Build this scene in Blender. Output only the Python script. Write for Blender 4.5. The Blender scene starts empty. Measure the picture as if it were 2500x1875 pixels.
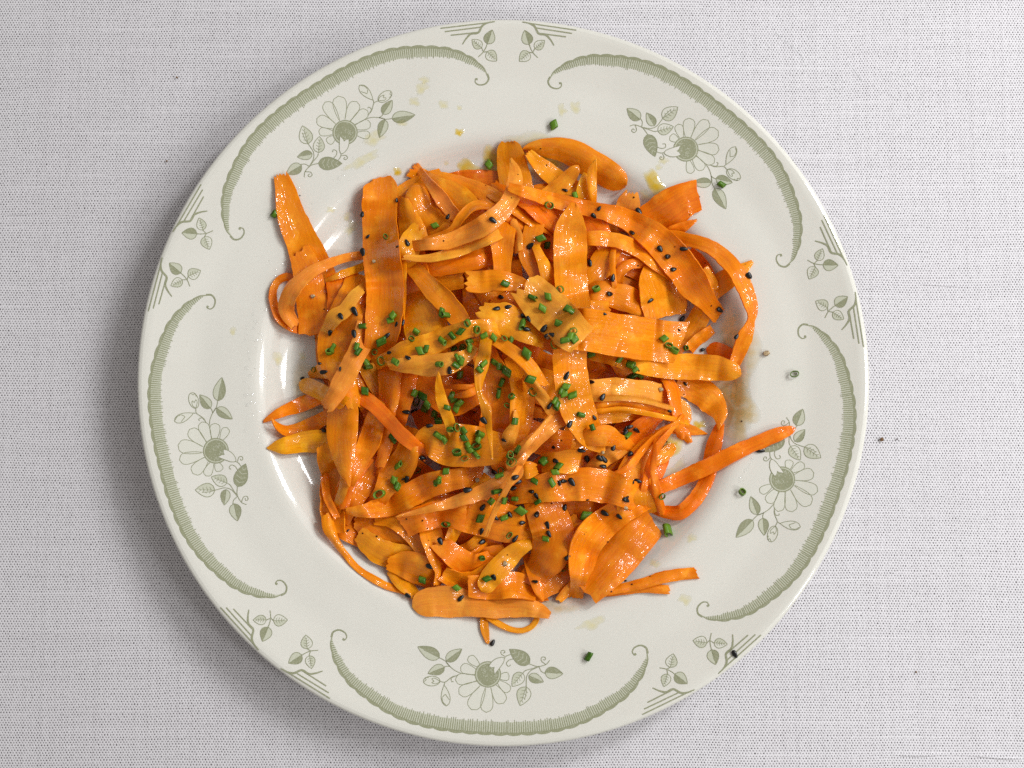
import bpy, math, random
import numpy as np
from mathutils import Vector, Matrix, Euler

# ------------------------------------------------------------------ camera, world, light, exposure
TH = math.radians(6.3)            # the phone leans a little towards the diner
DIST = 0.48
FPX = 6846.0 * DIST               # focal length in photo pixels (photo is 2500 x 1875)
TGT = np.array([0.0031, -0.0043, 0.020])
CAM = TGT + DIST * np.array([0.0, -math.sin(TH), math.cos(TH)])

scene = bpy.context.scene
col = scene.collection
cam_data = bpy.data.cameras.new("camera")
cam = bpy.data.objects.new("camera", cam_data)
col.objects.link(cam)
cam.location = CAM
cam.rotation_euler = (TH, 0, 0)
cam_data.sensor_width = 36.0
cam_data.lens = FPX / 2500.0 * 36.0
cam_data.clip_start = 0.01
cam_data.clip_end = 50
scene.camera = cam

world = bpy.data.worlds.new("World")
scene.world = world
world.use_nodes = True
wbg = world.node_tree.nodes["Background"]
wbg.inputs[0].default_value = (1.0, 0.95, 0.91, 1)
wbg.inputs[1].default_value = 0.315

def area_light(name, loc, aim, sx, sy, power, color):
    d = bpy.data.lights.new(name, 'AREA')
    d.shape = 'RECTANGLE'
    d.size, d.size_y = sx, sy
    d.energy = power
    d.color = color
    o = bpy.data.objects.new(name, d)
    col.objects.link(o)
    o.location = loc
    o.rotation_euler = (Vector(aim) - Vector(loc)).to_track_quat('-Z', 'Y').to_euler()
    return o

# daylight from the side: a broad soft opening and three brighter panes in it
area_light("daylight_opening", (0.85, 0.22, 0.85), (0, 0, 0), 1.6, 1.1, 5.6, (0.96, 0.98, 1.0))
area_light("window_pane", (0.60, 0.42, 0.74), (0, 0, 0), 0.10, 0.28, 4.2, (0.98, 0.99, 1.0))
area_light("window_pane", (0.74, 0.11, 0.74), (0, 0, 0), 0.09, 0.28, 2.8, (0.98, 0.99, 1.0))
area_light("window_pane", (0.68, -0.38, 0.74), (0, 0, 0), 0.09, 0.28, 1.9, (0.98, 0.99, 1.0))

scene.view_settings.view_transform = 'Standard'
scene.view_settings.look = 'None'
scene.view_settings.exposure = 0.0
scene.view_settings.gamma = 1.0
scene.render.engine = 'CYCLES'
scene.cycles.max_bounces = 8
scene.cycles.diffuse_bounces = 4
scene.cycles.transparent_max_bounces = 16
scene.cycles.caustics_reflective = False
scene.cycles.caustics_refractive = False
scene.cycles.use_denoising = False
scene.cycles.use_adaptive_sampling = True
scene.cycles.adaptive_threshold = 0.02
scene.cycles.sample_clamp_indirect = 3.0

# ------------------------------------------------------------------ helpers
RNG = np.random.default_rng(7)
PXM = DIST / FPX                  # metres per photo pixel at plate height

def ray(px, py):
    px = np.asarray(px, float); py = np.asarray(py, float)
    a = (px - 1250.0) / FPX
    b = (937.5 - py) / FPX
    return a, math.sin(TH) + b * math.cos(TH), -math.cos(TH) + b * math.sin(TH)

def P(px, py, z):
    """photo pixel + height above the table -> point in the place"""
    dx, dy, dz = ray(px, py)
    t = (np.asarray(z, float) - CAM[2]) / dz
    return np.stack(np.broadcast_arrays(CAM[0] + dx * t, CAM[1] + dy * t, np.asarray(z, float)), -1)

def catmull(pts, per=12):
    p = np.asarray(pts, float)
    if len(p) < 3:
        return np.array([p[0] + (p[-1] - p[0]) * t for t in np.linspace(0, 1, per * 2)])
    q = np.vstack([2 * p[0] - p[1], p, 2 * p[-1] - p[-2]])
    out = []
    for i in range(1, len(q) - 2):
        t = np.linspace(0, 1, per, endpoint=False)[:, None]
        a, b, c, d = q[i - 1], q[i], q[i + 1], q[i + 2]
        out.append(0.5 * (2 * b + (c - a) * t + (2 * a - 5 * b + 4 * c - d) * t**2 + (3 * b - a - 3 * c + d) * t**3))
    out.append(p[-1:])
    return np.vstack(out)

def resample(path, n, ncoord=2):
    d = np.r_[0, np.cumsum(np.linalg.norm(np.diff(path[:, :ncoord], axis=0), axis=1))]
    s = np.linspace(0, d[-1], n)
    return np.stack([np.interp(s, d, path[:, k]) for k in range(path.shape[1])], -1), d[-1]

def mesh_obj(name, verts, faces, mats, parent=None, smooth=True, fmat=None, uv=None):
    me = bpy.data.meshes.new(name)
    me.from_pydata([tuple(v) for v in verts], [], [tuple(f) for f in faces])
    for m in (mats if isinstance(mats, (list, tuple)) else [mats]):
        me.materials.append(m)
    if smooth:
        me.polygons.foreach_set("use_smooth", [True] * len(me.polygons))
    if fmat is not None:
        me.polygons.foreach_set("material_index", fmat)
    if uv is not None:
        l = me.uv_layers.new(name="UVMap")
        idx = np.zeros(len(me.loops), int)
        me.loops.foreach_get("vertex_index", idx)
        l.data.foreach_set("uv", np.asarray(uv)[idx].ravel())
    me.update()
    o = bpy.data.objects.new(name, me)
    col.objects.link(o)
    if parent is not None:
        o.parent = parent
    return o

def tag(o, label=None, cat=None, group=None, kind=None):
    if label: o["label"] = label
    if cat: o["category"] = cat
    if group: o["group"] = group
    if kind: o["kind"] = kind
    return o

class NT:
    """tiny node-tree helper"""
    def __init__(s, name):
        s.m = bpy.data.materials.new(name)
        s.m.use_nodes = True
        s.t = s.m.node_tree
        s.t.nodes.clear()
        s.out = s.n("ShaderNodeOutputMaterial")
    def n(s, kind, **kw):
        nd = s.t.nodes.new(kind)
        for k, v in kw.items():
            setattr(nd, k, v)
        return nd
    def l(s, a, b):
        s.t.links.new(a, b)
    def val(s, sock, v):
        if isinstance(v, bpy.types.NodeSocket): s.l(v, sock)
        else: sock.default_value = v
    def math(s, op, a, b=0.0, c=0.0, clamp=False):
        nd = s.n("ShaderNodeMath", operation=op, use_clamp=clamp)
        s.val(nd.inputs[0], a); s.val(nd.inputs[1], b); s.val(nd.inputs[2], c)
        return nd.outputs[0]
    def mix(s, fac, a, b):
        nd = s.n("ShaderNodeMix", data_type='RGBA')
        s.val(nd.inputs[0], fac); s.val(nd.inputs[6], a); s.val(nd.inputs[7], b)
        return nd.outputs[2]
    def noise(s, vec, scale, detail=2.0, rough=0.5):
        nd = s.n("ShaderNodeTexNoise")
        if vec is not None: s.l(vec, nd.inputs["Vector"])
        nd.inputs["Scale"].default_value = scale
        nd.inputs["Detail"].default_value = detail
        nd.inputs["Roughness"].default_value = rough
        return nd.outputs[0]
    def ramp(s, fac, lo, hi, a=0.0, b=1.0):
        nd = s.n("ShaderNodeMapRange")
        nd.interpolation_type = 'SMOOTHSTEP'
        s.val(nd.inputs[0], fac)
        for i, v in zip((1, 2, 3, 4), (lo, hi, a, b)): nd.inputs[i].default_value = v
        return nd.outputs[0]
    def bump(s, h, strength, dist, normal=None):
        nd = s.n("ShaderNodeBump")
        s.l(h, nd.inputs["Height"])
        nd.inputs["Strength"].default_value = strength
        nd.inputs["Distance"].default_value = dist
        if normal is not None: s.l(normal, nd.inputs["Normal"])
        return nd.outputs[0]
    def principled(s, **kw):
        nd = s.n("ShaderNodeBsdfPrincipled")
        for k, v in kw.items(): s.val(nd.inputs[k], v)
        return nd

# ------------------------------------------------------------------ materials
def mat_cloth():
    t = NT("white_linen_weave")
    tc = t.n("ShaderNodeTexCoord").outputs["Object"]
    sep = t.n("ShaderNodeSeparateXYZ"); t.l(tc, sep.inputs[0])
    A, B = 7.0 * 1.53e-4, 5.9 * 1.53e-4
    wob = t.n("ShaderNodeTexNoise"); t.l(tc, wob.inputs["Vector"])
    wob.inputs["Scale"].default_value = 900; wob.inputs["Detail"].default_value = 1
    ws = t.n("ShaderNodeSeparateColor"); t.l(wob.outputs["Color"], ws.inputs[0])
    # slow drift of the threads
    dr = t.n("ShaderNodeTexNoise"); t.l(tc, dr.inputs["Vector"])
    dr.inputs["Scale"].default_value = 16; dr.inputs["Detail"].default_value = 2
    ds = t.n("ShaderNodeSeparateColor"); t.l(dr.outputs["Color"], ds.inputs[0])
    # thick and thin yarns
    def yarn(sx, sy, detail=1):
        mp = t.n("ShaderNodeMapping"); t.l(tc, mp.inputs[0]); mp.inputs["Scale"].default_value = (sx, sy, 1)
        return t.noise(mp.outputs[0], 1.0, detail)
    weft = yarn(12, 900)
    warp = yarn(1300, 16)
    x = t.math('DIVIDE', sep.outputs[0], A)
    x = t.math('ADD', x, t.math('MULTIPLY', ws.outputs[0], 0.55))
    x = t.math('ADD', x, t.math('MULTIPLY', ds.outputs[0], 2.5))
    x = t.math('ADD', x, t.math('MULTIPLY', warp, 0.25))
    y = t.math('DIVIDE', sep.outputs[1], B)
    y = t.math('ADD', y, t.math('MULTIPLY', ws.outputs[1], 0.34))
    y = t.math('ADD', y, t.math('MULTIPLY', ds.outputs[1], 2.5))
    y = t.math('ADD', y, t.math('MULTIPLY', weft, 0.35))
    cx = t.math('COSINE', t.math('MULTIPLY', x, 2 * math.pi))
    cy = t.math('COSINE', t.math('MULTIPLY', y, math.pi))
    h = t.math('MULTIPLY', cx, cy)
    row = t.math('ABSOLUTE', cy)
    hole = t.ramp(h, 0.18, 0.92)
    slub = t.ramp(weft, 0.62, 0.75)
    hole = t.math('MULTIPLY', hole, t.math('SUBTRACT', 1.0, t.math('MULTIPLY', slub, 0.6)))
    hole = t.math('MULTIPLY', hole, t.ramp(ws.outputs[2], 0.25, 0.65, 0.45, 1.0))
    seam = t.math('MULTIPLY', t.ramp(row, 0.75, 1.0), 0.12)
    dark = t.math('ADD', t.math('MULTIPLY', hole, 1.0), seam, clamp=True)
    tint = t.mix(t.noise(tc, 45, 2), (0.735, 0.71, 0.735, 1), (0.725, 0.715, 0.73, 1))
    rows = yarn(2.2, 420, 3)
    tint = t.mix(t.ramp(rows, 0.36, 0.68, 0.0, 0.07), tint, (0.42, 0.40, 0.41, 1))
    cols = yarn(520, 2.6, 3)
    tint = t.mix(t.ramp(cols, 0.36, 0.68, 0.0, 0.10), tint, (0.42, 0.40, 0.41, 1))
    tint = t.mix(t.math('MULTIPLY', slub, 0.35), tint, (0.80, 0.78, 0.80, 1))
    base = t.mix(dark, tint, (0.07, 0.06, 0.065, 1))
    hgt = t.math('ADD', t.math('MULTIPLY', h, -0.5), t.math('MULTIPLY', slub, 0.3))
    hgt = t.math('ADD', hgt, t.math('MULTIPLY', t.noise(tc, 5000, 2), 0.25))
    p = t.principled(**{"Base Color": base, "Roughness": 0.9, "Specular IOR Level": 0.15,
                        "Normal": t.bump(hgt, 0.55, 0.00022)})
    t.l(p.outputs[0], t.out.inputs[0])
    return t.m

def mat_glaze():
    t = NT("ivory_glaze")
    tc = t.n("ShaderNodeTexCoord").outputs["Object"]
    base = t.mix(t.ramp(t.noise(tc, 26, 3), 0.35, 0.7), (0.705, 0.69, 0.622, 1), (0.68, 0.665, 0.598, 1))
    spk = t.ramp(t.noise(tc, 900, 1), 0.735, 0.76)
    base = t.mix(t.math('MULTIPLY', spk, 0.12), base, (0.35, 0.3, 0.2, 1))
    wav = t.bump(t.noise(tc, 55, 2), 0.12, 0.0006)
    p = t.principled(**{"Base Color": base, "Roughness": t.ramp(t.noise(tc, 60, 3), 0.3, 0.75, 0.05, 0.13), "IOR": 1.5, "Normal": wav,
                        "Subsurface Weight": 0.0})
    t.l(p.outputs[0], t.out.inputs[0])
    return t.m

def mat_print(name, c, var=0.35):
    t = NT(name)
    tc = t.n("ShaderNodeTexCoord").outputs["Object"]
    g = (0.68, 0.665, 0.595, 1)
    f = t.ramp(t.noise(tc, 1700, 3, 0.7), 0.45, 0.8, 0.0, var)
    p = t.principled(**{"Base Color": t.mix(f, (*c, 1), g), "Roughness": 0.15, "IOR": 1.5})
    t.l(p.outputs[0], t.out.inputs[0])
    return t.m

def mat_carrot():
    t = NT("wet_carrot")
    oi = t.n("ShaderNodeObjectInfo")
    uv = t.n("ShaderNodeUVMap").outputs[0]
    off = t.n("ShaderNodeVectorMath", operation='ADD'); t.l(uv, off.inputs[0])
    cb = t.n("ShaderNodeCombineXYZ")
    t.l(t.math('MULTIPLY', oi.outputs["Random"], 700.0), cb.inputs[0]); t.l(t.math('MULTIPLY', oi.outputs["Random"], 311.0), cb.inputs[1])
    t.l(cb.outputs[0], off.inputs[1])
    vec = off.outputs[0]                                             # millimetres along / across the peel
    fm = t.n("ShaderNodeMapping"); t.l(vec, fm.inputs[0]); fm.inputs["Scale"].default_value = (0.10, 1.3, 1)
    fibre = t.noise(fm.outputs[0], 1.0, 4, 0.65)
    fm2 = t.n("ShaderNodeMapping"); t.l(vec, fm2.inputs[0]); fm2.inputs["Scale"].default_value = (0.5, 4.5, 1)
    fine = t.noise(fm2.outputs[0], 1.0, 3, 0.6)
    blot = t.noise(vec, 0.16, 3, 0.6)
    mott = t.noise(vec, 1.7, 3, 0.6)
    c0 = oi.outputs["Color"]
    hs = t.n("ShaderNodeHueSaturation"); t.l(c0, hs.inputs["Color"])
    hs.inputs["Hue"].default_value = 0.514; hs.inputs["Saturation"].default_value = 0.985; hs.inputs["Value"].default_value = 1.12
    hd = t.n("ShaderNodeHueSaturation"); t.l(c0, hd.inputs["Color"])
    hd.inputs["Hue"].default_value = 0.490; hd.inputs["Value"].default_value = 0.91
    base = t.mix(t.ramp(fibre, 0.34, 0.64, 0.08, 1.0), hd.outputs[0], c0)
    base = t.mix(t.math('MULTIPLY', t.ramp(blot, 0.50, 0.72), 0.75), base, hs.outputs[0])
    base = t.mix(t.math('MULTIPLY', t.ramp(fine, 0.58, 0.78), 0.30), base, hs.outputs[0])
    base = t.mix(t.math('MULTIPLY', t.ramp(mott, 0.58, 0.80), 0.28), base, hd.outputs[0])
    spot = t.ramp(t.noise(vec, 0.55, 1), 0.80, 0.84)
    base = t.mix(t.math('MULTIPLY', spot, 0.5), base, (0.12, 0.04, 0.01, 1))
    wet = t.ramp(t.noise(vec, 0.11, 2), 0.38, 0.58)                  # oily patches
    cell = t.n("ShaderNodeTexVoronoi", feature='SMOOTH_F1'); t.l(vec, cell.inputs["Vector"]); cell.inputs["Scale"].default_value = 0.95
    h = t.math('MULTIPLY', t.noise(vec, 1.15, 3, 0.55), 0.5)
    h = t.math('ADD', h, t.math('MULTIPLY', fine, 0.20))
    nrm = t.bump(h, 0.8, 0.00016)
    hc = t.math('ADD', t.math('MULTIPLY', t.noise(vec, 0.60, 0), 0.8), t.math('MULTIPLY', cell.outputs["Distance"], -0.25))
    hc = t.math('ADD', hc, t.math('MULTIPLY', t.noise(vec, 0.26, 0), 1.2))
    hc = t.math('ADD', hc, t.math('MULTIPLY', t.noise(fm2.outputs[0], 0.30, 0), 0.75))
    cn = t.bump(hc, 1.0, 0.00038)                                    # the oil film swells and dips over the flesh
    p = t.principled(**{"Base Color": base, "Roughness": 0.42, "IOR": 1.42, "Normal": nrm, "Specular IOR Level": 0.18,
                        "Coat Weight": t.math('MULTIPLY_ADD', wet, 0.92, 0.08), "Coat Roughness": 0.03,
                        "Coat IOR": 1.50, "Coat Normal": cn})
    tr = t.n("ShaderNodeBsdfTranslucent"); t.l(base, tr.inputs[0]); t.l(nrm, tr.inputs["Normal"])
    mx = t.n("ShaderNodeMixShader"); mx.inputs[0].default_value = 0.24
    t.l(p.outputs[0], mx.inputs[1]); t.l(tr.outputs[0], mx.inputs[2])
    t.l(mx.outputs[0], t.out.inputs[0])
    return t.m

def mat_chive(name, dark, light, rough):
    t = NT(name)
    oi = t.n("ShaderNodeObjectInfo")
    tc = t.n("ShaderNodeTexCoord").outputs["Object"]
    mp = t.n("ShaderNodeMapping"); t.l(tc, mp.inputs[0]); mp.inputs["Scale"].default_value = (300, 2500, 2500)
    st = t.noise(mp.outputs[0], 1.0, 2)
    base = t.mix(oi.outputs["Random"], (*dark, 1), (*light, 1))
    base = t.mix(t.math('MULTIPLY', t.ramp(st, 0.45, 0.7), 0.45), base, (light[0] * 1.35, light[1] * 1.25, light[2] * 1.5, 1))
    p = t.principled(**{"Base Color": base, "Roughness": rough, "IOR": 1.42, "Normal": t.bump(st, 0.4, 0.0001)})
    tr = t.n("ShaderNodeBsdfTranslucent"); t.l(base, tr.inputs[0])
    mx = t.n("ShaderNodeMixShader"); mx.inputs[0].default_value = 0.315
    t.l(p.outputs[0], mx.inputs[1]); t.l(tr.outputs[0], mx.inputs[2])
    t.l(mx.outputs[0], t.out.inputs[0])
    return t.m

def mat_simple(name, c, c2, scale, rough, bump=0.4, dist=0.0001):
    t = NT(name)
    tc = t.n("ShaderNodeTexCoord").outputs["Object"]
    n = t.noise(tc, scale, 3)
    p = t.principled(**{"Base Color": t.mix(t.ramp(n, 0.35, 0.65), (*c, 1), (*c2, 1)), "Roughness": rough,
                        "Normal": t.bump(n, bump, dist)})
    t.l(p.outputs[0], t.out.inputs[0])
    return t.m

def mat_oil(name, tint):
    t = NT(name)
    at = t.n("ShaderNodeAttribute", attribute_name="thick")
    tc = t.n("ShaderNodeTexCoord").outputs["Object"]
    f = t.math('MULTIPLY', at.outputs["Fac"], t.ramp(t.noise(tc, 350, 3), 0.3, 0.65, 0.35, 1.0))
    tr = t.n("ShaderNodeBsdfTransparent"); t.l(t.mix(f, (1, 1, 1, 1), (*tint, 1)), tr.inputs[0])
    gl = t.n("ShaderNodeBsdfGlossy"); gl.inputs["Roughness"].default_value = 0.05; gl.inputs[0].default_value = (1, 1, 1, 1)
    lw = t.n("ShaderNodeLayerWeight")
    fr = t.math('MULTIPLY_ADD', t.math('POWER', lw.outputs["Facing"], 5.0), 0.5, 0.035)
    mx = t.n("ShaderNodeMixShader")
    t.l(fr, mx.inputs[0]); t.l(tr.outputs[0], mx.inputs[1]); t.l(gl.outputs[0], mx.inputs[2])
    t.l(mx.outputs[0], t.out.inputs[0])
    return t.m

M_CLOTH = mat_cloth()
M_GLAZE = mat_glaze()
M_INK = mat_print("olive_print", (0.285, 0.295, 0.18))
M_PALE = mat_print("pale_olive_print", (0.53, 0.54, 0.42), 0.35)
M_TINT = mat_print("faint_olive_tint", (0.665, 0.66, 0.575), 0.6)
M_CARROT = mat_carrot()
M_CHIVE = mat_chive("chive_skin", (0.035, 0.125, 0.008), (0.19, 0.36, 0.025), 0.25)
M_CHIVE_IN = mat_chive("chive_flesh", (0.10, 0.20, 0.02), (0.24, 0.38, 0.05), 0.4)
M_SEED = mat_simple("black_seed", (0.002, 0.002, 0.002), (0.005, 0.004, 0.004), 2500, 0.32)
M_PEPPER = mat_simple("pepper_dark", (0.05, 0.008, 0.004), (0.02, 0.006, 0.004), 3000, 0.5)
M_HULL = mat_simple("beige_hull", (0.55, 0.42, 0.24), (0.20, 0.12, 0.05), 900, 0.4)
M_CRUMB = mat_simple("brown_crumb", (0.25, 0.14, 0.06), (0.10, 0.05, 0.02), 1500, 0.8)
M_OIL = mat_oil("carrot_oil", (0.97, 0.76, 0.10))
M_FILM = mat_oil("oil_film", (1.0, 0.972, 0.80))
M_SHADE_FILM = mat_oil("oil_shade_film", (0.95, 0.83, 0.60))  # oil film whose tint paints in brown shade and carrot reflection
M_CLEAR = mat_oil("clear_oil", (0.99, 0.97, 0.90))
M_LINT = mat_simple("white_lint", (0.85, 0.86, 0.86), (0.8, 0.82, 0.83), 900, 0.8)

# ------------------------------------------------------------------ tablecloth
def build_cloth():
    n = 180
    xs = np.linspace(-0.36, 0.36, n); ys = np.linspace(-0.30, 0.30, n)
    X, Y = np.meshgrid(xs, ys, indexing='ij')
    Z = -0.0006 + 0.0003 * np.sin(X * 23 + 1) * np.sin(Y * 19 + .6) + 0.0002 * np.sin(X * 51 + Y * 33) + 0.0005 * np.exp(-((Y - 0.066 + 0.02 * X) / 0.004) ** 2) * (X < -0.13) + 0.0004 * np.exp(-((Y + 0.092) / 0.005) ** 2) * (X < -0.12) + 0.0005 * np.exp(-((Y - 0.04) / 0.005) ** 2) * (X > 0.13)
    v = np.stack([X, Y, Z], -1).reshape(-1, 3)
    f = [(i * n + j, (i + 1) * n + j, (i + 1) * n + j + 1, i * n + j + 1) for i in range(n - 1) for j in range(n - 1)]
    o = mesh_obj("tablecloth", v, f, M_CLOTH)
    tag(o, "white woven linen tablecloth under the plate", "tablecloth", kind="structure")
    # thick slubs: single fat weft yarns that stand proud of the cloth
    for (x0, y0, x1, y1, wpx, hgt) in ((2090, 1838, 2560, 1852, 20, 0.0010), (1995, 1697, 2330, 1704, 8, 0.0003), (-40, 521, 250, 526, 8, 0.0003),
                                       (60, 1528, 420, 1532, 8, 0.0003), (1990, 693, 2420, 697, 9, 0.0004)):
        m = 40; k = 6
        vs = []
        for i in range(m):
            t = i / (m - 1)
            c = P(x0 + (x1 - x0) * t, y0 + (y1 - y0) * t + 2.5 * math.sin(t * 9), 0.0)
            a = math.sin(math.pi * min(1, t * 1.02)) ** 0.55 * (0.75 + 0.25 * math.sin(t * 13 + x0))
            for j in range(k + 1):
                s = -1 + 2 * j / k
                vs.append((c[0], c[1] + s * wpx * PXM * 0.5 * (0.25 + 0.75 * a), -0.0011 + (hgt + 0.0005) * a * (1 - s * s)))
        fs = [(i * (k + 1) + j, (i + 1) * (k + 1) + j, (i + 1) * (k + 1) + j + 1, i * (k + 1) + j + 1) for i in range(m - 1) for j in range(k)]
        mesh_obj("slub", vs, fs, M_CLOTH, o)
    return o
cloth = build_cloth()

# ------------------------------------------------------------------ plate
TOP = np.array([(0, 4.0), (40, 4.0), (58, 4.05), (67, 4.2), (74, 4.6), (79, 5.6), (82.5, 7.5), (85.5, 10.0), (88, 11.8), (91, 12.9), (96, 13.6), (102, 14.4),
                (110, 15.5), (118, 17.5), (124, 19.1), (127.2, 20.0), (129.0, 20.35)])
LIP = np.array([(129.0, 20.35), (130.1, 20.1), (130.7, 19.3), (130.5, 18.3), (129.4, 17.4)])
UND = np.array([(129.4, 17.4), (122, 14.6), (110, 11.2), (98, 8.4), (90, 5.8), (84, 2.4), (82, 0.5), (80, 0.1), (77.5, 0.4), (76, 1.4), (0.0, 1.6)])
_top = catmull(TOP, 10); _top[:, 0] = np.maximum.accumulate(_top[:, 0])

def plate_z(r):
    return np.interp(np.asarray(r) * 1000, _top[:, 0], _top[:, 1]) / 1000

def on_plate(px, py):
    z = np.full(np.shape(px), 0.012)
    for _ in range(8):
        q = P(px, py, z)
        z = plate_z(np.hypot(q[..., 0], q[..., 1]))
    return P(px, py, z)

def build_plate():
    prof = np.vstack([_top[1:], catmull(LIP, 6)[1:], catmull(UND, 4)[1:-1]])
    n = 288
    ang = np.linspace(0, 2 * math.pi, n, endpoint=False)
    v = [(0, 0, _top[0, 1] / 1000)]
    for r, z in prof:
        v += [(r / 1000 * math.cos(a), r / 1000 * math.sin(a), z / 1000) for a in ang]
    f = [(0, 1 + j, 1 + (j + 1) % n) for j in range(n)]
    for i in range(len(prof) - 1):
        b = 1 + i * n
        f += [(b + j, b + n + j, b + n + (j + 1) % n, b + (j + 1) % n) for j in range(n)]
    v.append((0, 0, prof[-1, 1] / 1000)); c = len(v) - 1; b = 1 + (len(prof) - 1) * n
    f += [(b + j, c, b + (j + 1) % n) for j in range(n)]
    o = mesh_obj("dinner_plate", v, f, M_GLAZE)
    return tag(o, "round ivory porcelain plate with green floral print around its rim", "plate")
plate = build_plate()

# ---- printed decoration: underglaze print laid on the rim, one motif turned five times
class Ink:
    def __init__(s): s.v, s.f, s.m = [], [], []
    def fan(s, pts, mat, lay):
        pts = np.asarray(pts); c = pts.mean(0); b = len(s.v)
        s.v.append((*c, lay)); s.v += [(*p, lay) for p in pts]
        k = len(pts)
        s.f += [(b, b + 1 + i, b + 1 + (i + 1) % k) for i in range(k)]; s.m += [mat] * k
    def stroke(s, pts, w, mat=0, lay=3, closed=False):
        p = np.asarray(pts, float)
        if closed: p = np.vstack([p, p[:1]])
        t = np.gradient(p, axis=0); t /= np.linalg.norm(t, axis=1)[:, None] + 1e-12
        if closed: t[0] = t[-1] = t[0] + t[-1]; t[0] /= np.linalg.norm(t[0]) + 1e-12; t[-1] = t[0]
        nrm = np.stack([-t[:, 1], t[:, 0]], -1)
        w = np.broadcast_to(w, len(p))[:, None] * 0.5
        a, c = p + nrm * w, p - nrm * w
        b = len(s.v); k = len(p)
        s.v += [(*q, lay) for q in a] + [(*q, lay) for q in c]
        s.f += [(b + i, b + i + 1, b + k + i + 1, b + k + i) for i in range(k - 1)]; s.m += [mat] * (k - 1)
    def strip(s, a, c, mat, lay):
        b = len(s.v); k = len(a)
        s.v += [(*q, lay) for q in a] + [(*q, lay) for q in c]
        s.f += [(b + i, b + i + 1, b + k + i + 1, b + k + i) for i in range(k - 1)]; s.m += [mat] * (k - 1)
    def build(s, name, parent):
        v = np.array(s.v)
        z = plate_z(np.hypot(v[:, 0], v[:, 1])) + 0.00002 + v[:, 2] * 0.000025
        # wind every face upwards
        f = []
        for q in s.f:
            a, b, c = v[q[0]], v[q[1]], v[q[2]]
            cr = (b[0] - a[0]) * (c[1] - a[1]) - (b[1] - a[1]) * (c[0] - a[0])
            f.append(q if cr > 0 else q[::-1])
        return mesh_obj(name, np.c_[v[:, :2], z], f, [M_INK, M_PALE, M_TINT, M_GLAZE], parent, False, s.m)

def zoomer(ox, oy, k):
    return lambda pts: on_plate(ox + np.asarray(pts, float)[:, 0] / k, oy + np.asarray(pts, float)[:, 1] / k)[:, :2]
G = zoomer(1000, 1540, 5.53)
LW = 1.6 * PXM

def leaf_shape(b, t, w, n=12, skew=0.0):
    b, t = np.asarray(b, float), np.asarray(t, float)
    ax = t - b; L = np.linalg.norm(ax); ax /= L; nr = np.array([-ax[1], ax[0]])
    s = np.linspace(0, 1, n)
    hw = w * 0.5 * np.sin(math.pi * s ** 0.72) ** 0.85
    hw[-1] = 0; hw[0] = 0
    mid = b + np.outer(s * L, ax) + np.outer(skew * np.sin(math.pi * s) * w, nr)
    return mid, mid + nr * hw[:, None], mid - nr * hw[:, None]

def leaf(ink, cv, b, t, w, style):
    mid, l, r = leaf_shape(b, t, w)
    mid, l, r = cv(mid), cv(l), cv(r)
    ink.strip(mid, l, 0 if style in 'bl' else 1, 1)
    ink.strip(mid, r, 0 if style in 'br' else (2 if style == 'o' else 1), 1)
    if style == 'o':
        for i in range(2, 10, 2):
            ink.stroke([mid[i], (l[i + 1] + mid[i + 1]) / 2], LW * .7); ink.stroke([mid[i], (r[i + 1] + mid[i + 1]) / 2], LW * .7)
    if style == 'b':
        for i in range(2, 10, 2): ink.stroke([mid[i], (l[i + 1] * .7 + mid[i + 1] * .3)], LW * .7, 1, 2); ink.stroke([mid[i], (r[i + 1] * .7 + mid[i + 1] * .3)], LW * .7, 1, 2)
    ink.stroke(np.vstack([l, r[::-1]]), LW, 0, 3)
    if style != 'b': ink.stroke(mid[:-3], LW * .8, 0, 3)

def petal_shape(b, t, w, n=12):
    b, t = np.asarray(b, float), np.asarray(t, float)
    ax = t - b; L = np.linalg.norm(ax); ax /= L; nr = np.array([-ax[1], ax[0]])
    s = np.linspace(0, 1, n)
    hw = w * 0.5 * np.where(s < .7, .45 + .55 * np.sin(s / .7 * math.pi / 2), np.sqrt(np.maximum(0, 1 - ((s - .7) / .3) ** 2)))
    mid = b + np.outer(s * L, ax)
    return np.vstack([mid + nr * hw[:, None], (mid - nr * hw[:, None])[::-1]])

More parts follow.
